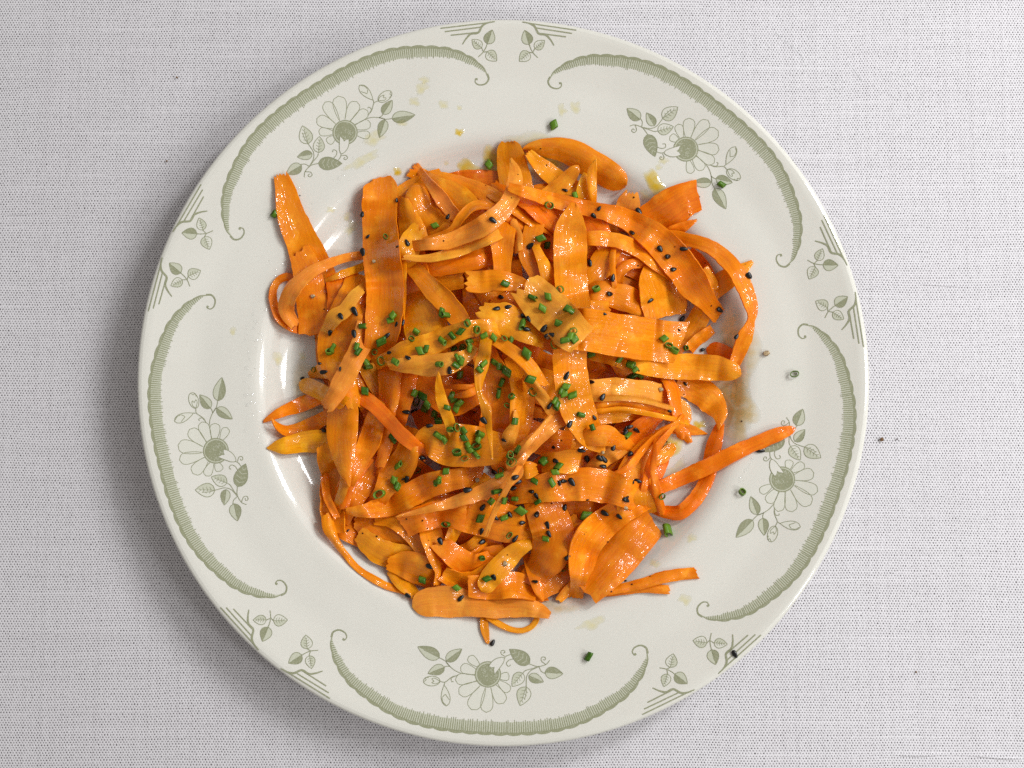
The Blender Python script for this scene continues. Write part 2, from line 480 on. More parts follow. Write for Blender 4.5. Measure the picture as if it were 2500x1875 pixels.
def build_flower():
    k = Ink()
    for (bx, by, tx, ty, w) in ((930, 470, 798, 348, 112), (900, 560, 690, 488, 140), (900, 640, 618, 660, 150), (930, 715, 668, 850, 165),
                                (990, 760, 832, 1062, 190), (1060, 770, 1035, 1102, 165), (1130, 745, 1268, 978, 165), (1205, 690, 1352, 815, 118), (1215, 625, 1345, 612, 112)):
        sh = G(petal_shape((bx, by), (tx, ty), w))
        k.fan(sh, 2, 0)
        k.stroke(sh, LW, 0, 1)
    a = np.linspace(0, 2 * math.pi, 36, endpoint=False)
    circ = lambda r: G(np.stack([1058 + r * np.cos(a), 588 + r * np.sin(a)], -1))
    k.fan(circ(178), 0, 2)
    k.stroke(circ(155), LW * 1.5, 1, 3, True)
    rg = random.Random(3)
    for i in range(60):
        x, y = rg.uniform(-130, 130), rg.uniform(-130, 130)
        if math.hypot(x, y) < 125:
            k.stroke(G([(1058 + x, 588 + y), (1058 + x + rg.uniform(10, 26), 588 + y + rg.uniform(-12, 12))]), LW * .6, 1, 3)
    fr = G(catmull([(1070, 478), (1110, 420), (1180, 372), (1268, 362), (1272, 415), (1225, 490), (1150, 585)], 5))
    fr = np.vstack([fr, G([(1140, 525), (1148, 488), (1112, 492)])])
    k.fan(fr, 3, 4); k.stroke(fr[:-3], LW, 0, 5)
    for b, t, w, st in (((405, 365), (112, 215), 168, 'l'), ((495, 405), (705, 245), 140, 'l'), ((472, 490), (250, 575), 140, 'r'),
                        ((1620, 445), (1350, 250), 185, 'b'), ((1530, 570), (1385, 750), 160, 'o'), ((1610, 605), (1808, 690), 130, 'l'),
                        ((1828, 560), (2070, 580), 160, 'r'), ((1575, 755), (1495, 1010), 190, 'o')):
        leaf(k, G, b, t, w, st)
    # buds
    e = np.linspace(0, 2 * math.pi, 24, endpoint=False)
    bud = G(np.stack([300 + 112 * np.cos(e), 678 + 66 * np.sin(e)], -1)); k.fan(bud, 2, 1); k.stroke(bud, LW, 0, 3, True)
    for c in ([(410, 680), (340, 640), (300, 650), (330, 680), (300, 700), (360, 715), (410, 685)], [(190, 690), (225, 660), (210, 635), (260, 630)]):
        k.stroke(G(catmull(c, 4)), LW, 0, 3)
    mid, l, r = leaf_shape((500, 1015), (468, 735), 120)
    k.strip(G(l), G(r), 2, 1); k.stroke(G(np.vstack([l, r[::-1]])), LW, 0, 3)
    k.stroke(G(catmull([(440, 900), (480, 860), (500, 880), (535, 930)], 4)), LW, 0, 3)
    k.stroke(G(catmull([(440, 905), (450, 960), (490, 1000)], 4)), LW, 0, 3)
    for c in ([(400, 360), (490, 412), (545, 480), (620, 540), (700, 575)], [(495, 400), (500, 430), (545, 480)], [(470, 488), (505, 478), (545, 480)],
              [(410, 682), (480, 692), (550, 640), (600, 612), (655, 605)], [(480, 692), (466, 735)], [(620, 610), (565, 640), (570, 685), (595, 685)],
              [(1278, 372), (1310, 340), (1370, 318)], [(1290, 345), (1240, 315), (1238, 272), (1275, 265), (1288, 292), (1262, 300)],
              [(1410, 378), (1345, 395), (1308, 440), (1335, 480), (1366, 460)], [(1620, 448), (1730, 482), (1840, 455), (1892, 398)],
              [(1838, 455), (1780, 405), (1786, 358), (1830, 358), (1832, 392), (1802, 390)], [(1750, 482), (1640, 535), (1585, 610), (1576, 700), (1575, 830), (1552, 930)],
              [(1535, 562), (1570, 535), (1640, 515), (1720, 490)], [(1750, 490), (1780, 548), (1830, 575)]):
        k.stroke(G(catmull(c, 5)), LW * 1.1, 0, 3)
    return k.build("printed_flower", plate)

AX = math.atan2(*G([(1058, 588)])[0][::-1])        # plate angle of the motif's axis

def mirror(pts):
    r = np.hypot(pts[:, 0], pts[:, 1]); a = 2 * AX - np.arctan2(pts[:, 1], pts[:, 0])
    return np.stack([r * np.cos(a), r * np.sin(a)], -1)

def build_scroll():
    k = Ink()
    half = on_plate(*np.array([(809, 1556), (806.5, 1572), (812, 1600), (825, 1630), (845, 1661), (874, 1689), (912, 1718), (955, 1744), (1000, 1763), (1050, 1776), (1108, 1785.5), (1160, 1790), (1192, 1791.5)]).T)[:, :2]
    full = np.vstack([half, mirror(half[::-1])[1:]])
    path, L = resample(catmull(full, 10), 700)
    s = np.linspace(0, L, 700)
    t = np.gradient(path, axis=0); t /= np.linalg.norm(t, axis=1)[:, None]
    nin = np.stack([-t[:, 1], t[:, 0]], -1)
    if np.dot(nin[350], path[350]) > 0: nin = -nin
    end = np.minimum(s, L - s) / (PXM)
    sc = np.abs(np.sin(math.pi * s / (L / 27.0))) ** 0.7
    out = path - nin * (sc * 3.4 * PXM * np.minimum(1, end / 60))[:, None]
    thick = np.interp(end, [0, 20, 60, 160, 330], [3, 9, 18, 26, 30]) * PXM
    inn = path + nin * thick[:, None]
    k.strip(out, path + nin * (thick * 0.93)[:, None], 1, 0)
    lw = np.interp(end, [0, 60, 160], [2.0, 3.2, 4.4]) * PXM
    k.strip(out, path + nin * lw[:, None], 0, 1)
    rg = random.Random(5)
    n = int(L / (5.35 * PXM))
    for i in range(2, n - 2):
        j = int(i / n * 699)
        e = rg.uniform(.86, 1.1)
        k.stroke([path[j] + nin[j] * lw[j] * .6, path[j] + nin[j] * thick[j] * .6, inn[j] * e + path[j] * (1 - e)], np.array([3.0, 2.4, 1.5]) * PXM, 0, 2)
    curl = on_plate(*catmull([(837, 1559), (841, 1562), (846.5, 1556), (842.5, 1545), (828, 1538), (814, 1543), (809, 1556)], 8).T)[:, :2]
    w = np.interp(np.linspace(0, 1, len(curl)), [0, .12, .25, 1], [5, 5, 2.4, 5]) * PXM
    k.stroke(curl, w, 0, 2); k.stroke(mirror(curl), w, 0, 2)
    return k.build("printed_scroll", plate)

T = zoomer(1040, 30, 5.53)
_q = on_plate(np.array([1241.0]), np.array([110.0]))[0]
AXT = math.atan2(_q[1], _q[0])                     # axis of the gap at the top of the plate
def mirror_top(pts):
    r = np.hypot(pts[:, 0], pts[:, 1]); a = 2 * AXT - np.arctan2(pts[:, 1], pts[:, 0])
    return np.stack([r * np.cos(a), r * np.sin(a)], -1)
def build_sprig(mir):
    k = Ink()
    rot = AX + 0.0
    cv = T if not mir else (lambda p: mirror_top(T(p)))
    for b, t, w, st in (((1392, 435), (1332, 245), 150, 'l'), ((1472, 490), (1602, 382), 125, 'o'), ((1395, 540), (1262, 662), 150, 'o')):
        leaf(k, cv, b, t, w, st)
    for c in ([(1380, 330), (1400, 450), (1445, 545), (1512, 615)], [(1472, 485), (1445, 540)], [(1390, 540), (1445, 548)]):
        k.stroke(cv(catmull(c, 5)), LW * 1.25, 0, 3)
    return k.build("printed_sprig", plate)
def build_fan(mir):
    k = Ink()
    cv = T if not mir else (lambda p: mirror_top(T(p)))
    c = catmull([(1300, 130), (1400, 152), (1470, 195), (1520, 285), (1615, 305), (1680, 370), (1730, 450)], 8)
    k.stroke(cv(c), np.interp(np.linspace(0, 1, len(c)), [0, .3, .5, .6, 1], [2.2, 5, 5, 5.5, 2.5]) * PXM, 0, 3)
    for a, b in (((1400, 150), (2030, 242)), ((1490, 212), (1972, 286)), ((1530, 285), (1890, 332))):
        k.stroke(cv(np.linspace(a, b, 10)), 2.9 * PXM, 0, 3)
    return k.build("printed_fan", plate)

flower, scroll = build_flower(), build_scroll()
motifs = [flower, scroll]
for o in (build_sprig(False), build_sprig(True), build_fan(False), build_fan(True)):
    motifs.append(o)
for k in range(1, 5):
    for m in motifs:
        c = m.copy(); col.objects.link(c); c.parent = plate
        c.rotation_euler = (0, 0, math.radians(72 * k) + (0 if m in motifs[:2] else AX + math.pi - AXT))

# ------------------------------------------------------------------ the salad
# carrot peels are laid one after another on a height field, each draped over what already lies there
GX0, GY0, GX1, GY1, GS = 440, 200, 2100, 1720, 2.0
GW, GH = int((GX1 - GX0) / GS), int((GY1 - GY0) / GS)
_gx, _gy = np.meshgrid(GX0 + (np.arange(GW) + .5) * GS, GY0 + (np.arange(GH) + .5) * GS, indexing='ij')
HF = on_plate(_gx, _gy)[..., 2].copy()            # height of whatever lies on top
HID = -np.ones((GW, GH), int)                     # and which peel that is
PLATE_HF = HF.copy()

def gidx(px, py):
    return (np.clip(((px - GX0) / GS).astype(int), 0, GW - 1), np.clip(((py - GY0) / GS).astype(int), 0, GH - 1))

def dilate(a, ku, kv):
    n, m = a.shape
    p = np.pad(a, ((ku, ku), (0, 0)), mode='edge')
    a = np.max([p[i:i + n] for i in range(2 * ku + 1)], 0)
    p = np.pad(a, ((0, 0), (kv, kv)), mode='edge')
    return np.max([p[:, i:i + m] for i in range(2 * kv + 1)], 0)

def smooth(a, ku, kv):
    n, m = a.shape
    p = np.pad(a, ((ku, ku), (0, 0)), mode='edge')
    a = np.mean([p[i:i + n] for i in range(2 * ku + 1)], 0)
    p = np.pad(a, ((0, 0), (kv, kv)), mode='edge')
    return np.mean([p[:, i:i + m] for i in range(2 * kv + 1)], 0)

def wobble(n, step, amp, rng):
    k = max(4, int(n / step) + 2)
    return np.interp(np.linspace(0, k - 1, n), np.arange(k), rng.normal(0, amp, k))

ZOOM = {'A': (600, 300, 3.386), 'B': (1200, 300, 3.16), 'C': (600, 700, 3.386), 'D': (1200, 700, 3.16),
        'E': (700, 1100, 3.386), 'F': (1150, 1100, 3.386), 'S': (0, 0, 1.0),
        'H': (1020, 560, 6.32), 'I': (1020, 820, 6.32), 'J': (1180, 1000, 6.32), 'K': (1150, 320, 6.32), 'L': (1450, 560, 5.267), 'N': (1400, 900, 3.687)}

def parse(txt):
    out, z = [], None
    for part in txt.split(';'):
        w = part.split()
        if not w: continue
        if w[0] in ZOOM: z = ZOOM[w[0]]; w = w[1:]
        q = [float(x) for x in w]
        out.append((z[0] + q[0] / z[2], z[1] + q[1] / z[2], q[2] / z[2], q[3] if len(q) > 3 else 0.0))
    return np.array(out)

TONES = {'o': (0.97, 0.310, 0.0045), 'd': (0.95, 0.248, 0.003), 'y': (0.96, 0.355, 0.006), 'p': (0.97, 0.385, 0.034), 'b': (0.98, 0.330, 0.005)}
ADJ = {'o': 'orange', 'd': 'deep orange', 'y': 'yellowish orange', 'p': 'pale orange', 'b': 'bright orange'}
PEELS = []                                        # (phrase, object)
MOUND_C = (1235.0, 915.0)

def peel(phrase, tone, txt, tilt=0.0, ends='cc', cup=0.0, mound=1.0, label=None, group=None, th=0.62, rough=1.0, wave=1.0):
    rng = np.random.default_rng(len(PEELS) * 13 + 5)
    c = parse(txt) if isinstance(txt, str) else np.asarray(txt)
    path = catmull(c, 14)
    L = np.linalg.norm(np.diff(path[:, :2], axis=0), axis=1).sum()
    n = int(np.clip(L / 5.0, 14, 130)); m = 9
    tuck = [False, False]
    for k, i0, i1 in ((0, 0, 2), (1, -1, -3)):
        if ends[k] == 'c' and mound >= .5 and path[i0, 2] > .42 * path[:, 2].max() and not phrase.startswith("ribbon buried"):
            d = path[i0, :2] - path[i1, :2]; d = d / (np.linalg.norm(d) + 1e-9)
            e = path[i0].copy(); e[:2] += d * 38; e[3] = 0
            path = np.vstack([e, path]) if k == 0 else np.vstack([path, e])
            tuck[k] = True; L += 38
    n = int(np.clip(L / 5.0, 14, 140))
    path, L = resample(path, n)
    xy, w, lift = path[:, :2], np.maximum(path[:, 2], 3.0), path[:, 3]
    s = np.linspace(0, L, n)
    t = np.gradient(xy, axis=0); t /= np.linalg.norm(t, axis=1)[:, None] + 1e-9
    t = np.stack([np.convolve(np.pad(t[:, k], 2, mode='edge'), np.ones(5) / 5, 'valid') for k in (0, 1)], -1)
    t /= np.linalg.norm(t, axis=1)[:, None] + 1e-9
    nr = np.stack([-t[:, 1], t[:, 0]], -1)
    for k, e in ((0, ends[0]), (1, ends[1])):     # rounded ends
        if e == 'r':
            d = s if k == 0 else L - s
            hw = max(w[0 if k == 0 else -1], w.mean() * .8) * .5
            w = w * np.where(d < hw, np.sqrt(np.maximum(0.02, 1 - (1 - np.minimum(1, d / hw)) ** 2)), 1)
        if e == 'q':
            d = s if k == 0 else L - s
            hw = max(6.0, w[0 if k == 0 else -1] * .3)
            w = w * (1 - 0.42 * np.clip(1 - d / hw, 0, 1) ** 2)
    ea = wobble(n, 7, 0.9, rng) + wobble(n, 2.2, 0.5, rng)
    eb = wobble(n, 7, 0.9, rng) + wobble(n, 2.2, 0.5, rng)
    lim = np.minimum(1, w / 26) * rough
    v = np.linspace(-1, 1, m)
    half_r = w / 2 + eb * lim; half_l = w / 2 + ea * lim
    off = np.where(v[None] > 0, v[None] * half_r[:, None], v[None] * half_l[:, None])
    gx = xy[:, 0:1] + nr[:, 0:1] * off; gy = xy[:, 1:2] + nr[:, 1:2] * off
    for k, e in ((0, ends[0]), (-1, ends[1])):
        sgn = -1 if k == 0 else 1
        if e in 'cjqk':
            amp = 1.6 if e in 'cqk' else 5.0
            jag = rng.normal(0, amp, m) + (rng.normal(0, .12) * v * w[k] if e in 'cqk' else 0)
            for q in range(5):
                row = q if k == 0 else n - 1 - q
                f = (1 - q / 5.0)
                gx[row] += sgn * t[k, 0] * jag * f; gy[row] += sgn * t[k, 1] * jag * f
    tl = np.interp(np.linspace(0, 1, n), np.linspace(0, 1, np.size(tilt)), np.atleast_1d(tilt).astype(float))
    tl = tl + wobble(n, 11, 0.30, rng) * min(1, .3 + mound)
    wm = w * PXM
    dz = tl[:, None] * off * PXM + np.abs(tl[:, None]) * wm[:, None] / 2
    cp = cup + rng.normal(0, 0.10)
    dz = dz + cp * wm[:, None] * (v[None] ** 2 - (0 if cp > 0 else 1))
    ix, iy = gidx(gx, gy)
    low = HF[ix, iy]
    if mound:
        rr = np.hypot(gx - MOUND_C[0], gy - MOUND_C[1]) / 440.0
        low = np.maximum(low, PLATE_HF[ix, iy] + mound * 0.027 * np.clip(1 - rr ** 2, 0, 1))
    T2 = th / 2000.0
    base = low - dz + T2 + 0.00010
    ku = int(np.clip(n // 7, 2, 7))
    base = smooth(dilate(base, ku, 2), ku, 2)
    z = base + dz + lift[:, None] / 1000 + np.abs(wobble(n, 9, 0.00045, rng))[:, None] * np.minimum(1, w / 30)[:, None]
    for k in (0, 1):                              # the end slips down between its neighbours
        if tuck[k]:
            d = s if k == 0 else L - s
            z = z - (0.0065 * np.clip(1 - d / 62, 0, 1) ** 1.6)[:, None]
    z = np.maximum(z, PLATE_HF[ix, iy] + T2)
    wa = rng.uniform(.7, 1.9) * 1e-3 * min(1, L / 220) * min(1, .25 + mound * 1.4) * wave
    z = z + (wa * (.5 - .5 * np.cos(2 * math.pi * s / rng.uniform(85, 180) + rng.uniform(0, 6.28))))[:, None]
    pts = P(gx, gy, z)
    # height field
    su, sv = 4, 3
    uu = np.linspace(0, n - 1, n * su); vv = np.linspace(0, m - 1, m * sv)
    def up(a):
        a = np.stack([np.interp(uu, np.arange(n), a[:, j]) for j in range(m)], 1)
        return np.stack([np.interp(vv, np.arange(m), a[i]) for i in range(len(uu))], 0)
    jx, jy = gidx(up(gx), up(gy)); zz = up(z) + T2
    flat = jx * GH + jy
    order = np.argsort(zz.ravel())
    tmp = np.full(GW * GH, -1.0); tmp[flat.ravel()[order]] = zz.ravel()[order]
    tmp = tmp.reshape(GW, GH); win = tmp > HF
    HF[win] = tmp[win]; HID[win] = len(PEELS)
    # mesh: upper skin, lower skin and the cut edge round it
    du = np.gradient(pts, axis=0); dv = np.gradient(pts, axis=1)
    nn = np.cross(du, dv); nn /= np.linalg.norm(nn, axis=2)[..., None] + 1e-12
    if nn[..., 2].mean() < 0: nn = -nn
    edge = 1 - 0.35 * np.abs(v[None, :, None]) ** 6
    top = (pts + nn * T2 * edge).reshape(-1, 3); bot = (pts - nn * T2 * edge).reshape(-1, 3)
    um = np.broadcast_to((s * PXM * 1000)[:, None], (n, m)); vm = off * PXM * 1000
    uv = np.stack([um, vm], -1).reshape(-1, 2)
    K = n * m
    ring = [j for j in range(m)] + [i * m + m - 1 for i in range(1, n)] + [(n - 1) * m + j for j in range(m - 2, -1, -1)] + [i * m for i in range(n - 2, 0, -1)]
    V = np.vstack([top, bot, top[ring], bot[ring]]); UV = np.vstack([uv, uv, uv[ring], uv[ring]])
    F = []
    up_first = np.cross(top[m] - top[0], top[1] - top[0])[2] > 0
    for i in range(n - 1):
        for j in range(m - 1):
            q = (i * m + j, (i + 1) * m + j, (i + 1) * m + j + 1, i * m + j + 1)
            if not up_first: q = q[::-1]
            F.append(q); F.append(tuple(K + k for k in q[::-1]))
    R = len(ring); b0, b1 = 2 * K, 2 * K + R
    for k in range(R):
        k2 = (k + 1) % R
        F.append((b0 + k, b0 + k2, b1 + k2, b1 + k))
    cen = pts[n // 2, m // 2]
    o = mesh_obj("carrot_ribbon", V - cen, F, M_CARROT, uv=UV)
    o.location = cen
    cc = np.array(TONES[tone]) * (1 + rng.normal(0, 0.05)) * np.array([1, 1 + rng.normal(0, .085), 1])
    o.color = (*np.clip(cc, 0, .98), 1)
    lab = phrase.replace("ribbon", "carrot ribbon", 1) if "ribbon" in phrase.split(" ")[:5] else "carrot " + phrase
    if phrase.split()[0] not in ("dark", "pale", "yellow", "bright", "deep", "pinkish", "pink", "glowing"): lab = ADJ[tone] + " " + lab
    tag(o, label or lab, "carrot", group or "carrot ribbons of the salad")
    PEELS.append((phrase, o))
    return o

# buried layer: peels that only show through the gaps of the pile, laid until no glaze shows inside its outline
PILE = np.array([(905, 500), (1010, 440), (1130, 425), (1300, 470), (1500, 500), (1630, 570), (1620, 690), (1540, 760), (1560, 880), (1500, 1010), (1560, 1150), (1540, 1300),
                 (1420, 1420), (1250, 1470), (1080, 1430), (1000, 1360), (880, 1290), (830, 1200), (825, 1050), (800, 960), (800, 850), (830, 700), (890, 620)], float)
def inside(px, py):
    r = np.zeros(np.shape(px), bool); x2, y2 = np.roll(PILE[:, 0], -1), np.roll(PILE[:, 1], -1)
    for (x1, y1), xb, yb in zip(PILE, x2, y2):
        r ^= ((y1 > py) != (yb > py)) & (px < (xb - x1) * (py - y1) / (yb - y1 + 1e-9) + x1)
    return r
_rg = random.Random(11)
_in = inside(_gx, _gy)
for i in range(70):
    todo = np.argwhere(_in & (HID < 0))
    if len(todo) < 500: break
    ci = todo[_rg.randrange(len(todo))]
    cx, cy = _gx[ci[0], ci[1]], _gy[ci[0], ci[1]]
    a = math.atan2(cy - 940, cx - 1235); rr = math.hypot(cx - 1235, cy - 940)
    d = a + math.pi / 2 + _rg.uniform(-.6, .6) if rr > 200 else _rg.uniform(0, 3.14)
    ln = _rg.uniform(90, 150); bend = -(ln ** 2) / (2 * max(rr, 150)) * math.copysign(1, 1) * (1 if rr > 200 else _rg.uniform(-1, 1))
    ww = _rg.uniform(58, 92)
    ux, uy = math.cos(a), math.sin(a)
    pts = [(cx + math.cos(d) * k * ln + ux * bend * k * k, cy + math.sin(d) * k * ln + uy * bend * k * k, ww * (1 - .2 * abs(k)), 0.0) for k in (-1, -.5, 0, .5, 1)]
    peel("ribbon buried deep in the pile", _rg.choice('ddoo'), pts, mound=0.22 * _rg.random(), cup=_rg.uniform(-.12, .12),
         label="orange carrot ribbon buried deep in the pile beneath other ribbons", group="carrot ribbons buried in the pile")

p = peel
# ---- outskirts and lower layers, clockwise from the top
p("ribbon lying flat in oil at the very top", 'y', "B 235 205 50; 400 190 135; 580 218 190; 760 308 205; 920 408 205; 1035 488 130", ends='rr', mound=0)
p("ribbon with square top beside the top oil pool", 'o', "B 130 145 165; 150 280 225; 180 430 250; 225 580 240", ends='qc', mound=0.2)
p("see-through ribbon slanting below the topmost ribbon", 'y', "B 280 225 60; 380 330 120; 500 430 150; 640 530 170; 760 620 150", mound=.2)
p("ribbon with oblique end at the upper right", 'd', "B 1596 560 240; 1480 600 270; 1330 690 290; 1180 770 220", ends='cc', mound=.15)
p("narrow strip lying flat at far right under loop", 'd', "D 1660 480 120; 1780 510 130; 1900 560 90", mound=0, ends='rr')
p("ribbon with pale tip jutting beyond the right loop", 'y', "B 2010 1075 30; 1920 1140 100; 1780 1230 170; 1640 1320 160; 1540 1380 120", mound=.1)
p("short ribbon inside the right loop", 'd', "B 1480 1000 150; 1570 1100 190; 1650 1200 150; 1640 1300 90", mound=.3)
p("small upright piece inside the right loop", 'o', "B 1640 1120 60 2; 1690 1200 80 1; 1720 1290 60", tilt=.5, mound=.3)
p("ribbon sloping down inside the loop's left side", 'o', "D 1680 100 110; 1610 220 160; 1540 340 150; 1480 420 100", mound=.5)
p("stub pointing up right inside the loop", 'o', "D 1705 325 70; 1610 395 95; 1520 480 90", mound=.3)
p("curved strip sweeping beneath the long right strip", 'd', "D 1765 1060 70; 1725 1200 115; 1690 1330 105; F 1960 210 120; 1900 330 120; 1820 440 125; 1730 510 120; 1600 505 100; 1470 465 60", tilt=(0, 0, .4, .9, .4), mound=0)
p("short yellow stub in the oil right of centre", 'y', "D 1415 1215 70; 1330 1300 100; 1240 1350 90", ends='rc', mound=.1)
p("long narrow strip reaching to the right rim", 'd', "D 1230 1590 100; 1450 1485 112; 1700 1372 125; 1900 1268 122; S 1838 1086 36; 1900 1060 33; 1942 1046 14", ends='cr', mound=0)
p("lower of two thin sticks at the bottom right", 'o', "F 1100 1180 60; 1400 1140 72; 1640 1150 72", mound=0)
p("upper of two thin sticks at the bottom right", 'b', "F 1120 1165 60; 1400 1105 82; 1650 1035 95; 1865 1012 98", mound=0)
p("pointed dark blade at the far left", 'd', "C 150 1112 14; 250 1060 70; 380 1005 110; 560 930 120; 700 880 100", mound=.1, tilt=.25)
p("curled blade below the dark left blade", 'o', "C 212 1090 10 2; 270 1160 60 1; 350 1195 95; 470 1180 130; 610 1110 120; 720 1040 100", tilt=(1.2, .7, 0, 0), mound=.1)
p("yellow pointed blade lowest of the left three", 'y', "C 180 1335 12; 300 1318 125; 450 1290 165; 620 1275 180; 780 1290 150", mound=.1)
p("ribbon with blunt split tip at upper left", 'o', "A 285 430 110; 325 560 175; 380 760 230; 440 930 250; 530 1120 290; 620 1320 280; 700 1500 240", ends='jc', mound=.12, rough=1.3)
p("thin outer loop at the left edge", 'd', "A 420 1300 60; 330 1275 60; 245 1330 60; 222 1450 60; 270 1600 75; 370 1680 80; 470 1720 60", tilt=1.0, mound=0)
p("ribbon with square lower end at the left", 'o', "A 440 1060 190; 510 1230 235; 545 1480 255; C 560 250 258; 562 400 260", ends='jc', mound=.25)
p("dark ribbon behind the left loop", 'd', "A 760 1230 180; 770 1430 200; C 760 250 180", mound=.4)
p("thin prong behind the tall left ribbon", 'o', "A 690 1292 40; 830 1240 62; 990 1180 66", mound=.5)
p("wide coil fold at the upper left", 'o', "A 1410 500 170; 1440 640 260; 1520 780 300; 1640 900 280", ends='rc', mound=.5, cup=-.2)
p("fold peak between coil and arch", 'y', "A 1310 620 60; 1330 720 130; 1370 860 200; 1420 1000 200", mound=.4)
p("top band of the upper coil", 'o', "A 1470 435 70; 1650 470 120; 1850 525 130; 2050 610 130; 2180 700 100", mound=.5, tilt=.3)
p("smooth face of the upper coil", 'o', "A 1540 500 130; 1680 590 240; 1800 690 260; 1900 800 200", mound=.8, cup=-.15)
p("inner crease of the upper coil", 'p', "A 1480 450 60 1; 1590 590 110 1; 1690 720 110; 1760 800 90", mound=.9, tilt=-.5)
p("deep ribbon behind the long arched strip", 'd', "A 1400 1190 150; 1600 1170 190; 1800 1130 210; 2000 1080 200; 2100 1040 150", mound=.6)
p("dark ribbon right of the tall left ribbon", 'd', "A 1390 1130 200; 1410 1300 240; 1430 1480 300", mound=.6)
p("broad plain ribbon left of centre", 'o', "A 1400 1500 300; C 1470 250 360; 1500 400 350; 1530 520 260", mound=.9)
p("wet ribbon slanting down from the upper left", 'o', "A 1420 1240 130; 1540 1370 170; 1660 1500 180; C 1760 260 170; 1830 380 120", mound=.95)
# lower left
p("broad ribbon forming the lower left outline", 'o', "C 640 1310 110; 670 1470 140; E 390 180 220; 370 370 190; 390 560 190; 430 690 110", mound=.15, rough=1.6)
p("thin strand trailing along the lower left outline", 'o', "E 330 520 90; 350 640 95; 410 760 62; 480 850 50; 600 985 54; 790 1105 58; 920 1150 50; 1005 1185 42", tilt=.7, mound=0)
p("crumpled ribbon at the lower left", 'o', "E 560 575 130; 700 625 220; 860 690 225; 1010 745 180; 1150 810 120", mound=.25, rough=2)
p("lower crumpled ribbon with ragged left side", 'y', "E 590 690 120; 715 795 195; 860 870 215; 1010 905 195; 1150 965 150", mound=.2, rough=2.2)
p("slim diagonal ribbon over the crumpled ones", 'o', "E 740 560 100; 880 590 115; 1010 690 120; 1140 860 110; 1200 960 70", mound=.45)
p("short ribbon by the strand's lower end", 'y', "E 870 980 110; 955 1085 135; 1060 1195 80", mound=.05)
p("broad ribbon above the bottom ribbon", 'o', "E 835 930 110; 960 940 215; 1100 985 245; 1265 1085 170", mound=.35)
p("speckled upright ribbon at the lower left", 'o', "E 1160 380 100; 1165 540 130; 1190 690 190; 1235 850 160; 1270 1000 100; 1240 1115 50", mound=.55, ends='ck')
p("fold under the pointed left ribbon", 'o', "E 770 30 140; 680 180 190; 590 330 200; 510 480 140", mound=.5)
p("dark fold beside the lower left outline", 'd', "C 1000 1400 150; E 560 180 150; 480 330 140; 450 480 120", mound=.35)
p("outer pleat on the lower left outline", 'o', "E 310 200 64; 335 380 66; 415 560 60", mound=.35, tilt=.5)
p("inner pleat on the lower left outline", 'b', "E 470 60 66; 482 250 76; 432 430 66", mound=.5, tilt=-.5)
p("pointed ribbon sweeping right from the left outline", 'o', "E 490 500 50; 640 495 115; 850 450 190; 1050 350 210; 1250 265 200; 1480 225 160", mound=.7)
p("see-through ribbon slanting below the centre", 'y', "E 1600 330 150; 1500 450 150; 1420 590 120; 1360 720 95; 1320 810 60", mound=.7)
p("small rounded lobe below the centre", 'y', "E 1620 700 80; 1540 780 90; 1470 815 85; 1400 825 60", ends='cr', mound=.55)
p("thin curved edge at the lower centre", 'o', "E 1300 845 34; 1400 875 40; 1520 860 40; 1620 790 36", mound=.5, tilt=.5)
p("broad ribbon under the pale stick", 'o', "F -80 520 280; 100 560 300; 300 600 310; 480 620 260", mound=.55)
p("ribbon curving through the lower centre gap", 'o', "E 1260 760 160; 1400 880 190; 1560 950 200; 1720 900 180", mound=.3)
p("dark ribbon behind the speckled upright one", 'd', "E 960 620 200; 1120 560 220; 1300 520 220; 1480 560 200", mound=.45)
p("ribbon crossing below the rounded lobe", 'o', "E 1290 1020 120; 1420 1080 160; 1560 1080 180; 1700 1000 180", mound=.15)
# bottom
p("narrow tail hanging down at the bottom", 'y', "E 1640 1310 70; 1630 1400 62; 1640 1490 62; 1665 1600 34", ends='cr', mound=0)
p("thin hoop curling at the bottom", 'y', "E 1650 1370 46; 1780 1445 48; 1910 1490 46; 2010 1465 44; 2066 1390 42; 2030 1320 42; 1940 1275 46", tilt=.9, mound=0)
p("wide ribbon with rounded end at the bottom", 'p', "E 1045 1300 170; 1150 1262 235; 1350 1252 265; 1550 1272 215; 1750 1290 190; 1950 1292 170; 2090 1325 120; 2175 1362 50", ends='rc', mound=.1)
p("dark fold above the bottom ribbon", 'd', "E 1500 1120 180; 1700 1130 220; 1900 1110 220; 2060 1160 160", mound=.25)
p("pinkish fold at the bottom right of centre", 'o', "F 560 1190 100; 680 1090 190; 830 990 200; 950 900 150", mound=.3)
p("pointed sliver hanging down at the bottom", 'o', "F 455 860 60; 505 1000 92; 555 1140 80; 592 1245 18", mound=.3)
p("square ended tab at the bottom", 'b', "F 930 1000 120; 850 1110 100; 775 1180 78; 722 1238 64", mound=.15)
p("large oblong ribbon at the lower right", 'o', "F 1490 555 300; 1330 750 325; 1150 970 305; 962 1190 205", ends='cc', mound=.3)
p("broad ribbon strewn with seeds below the centre", 'o', "F 560 400 260; 640 560 340; 680 720 345; 640 880 310; 560 1000 220", mound=.7)
p("shiny ribbon bending down at the lower right", 'b', "F 1420 425 170; 1220 520 220; 1050 650 260; 950 790 250; 915 930 215; 885 1090 130", mound=.6, tilt=(0, .25, .1))
p("diagonal ribbon with chive at the bottom centre", 'y', "E 1960 790 110; 1840 880 170; 1715 1020 180; 1605 1160 140", ends='cr', mound=.6)
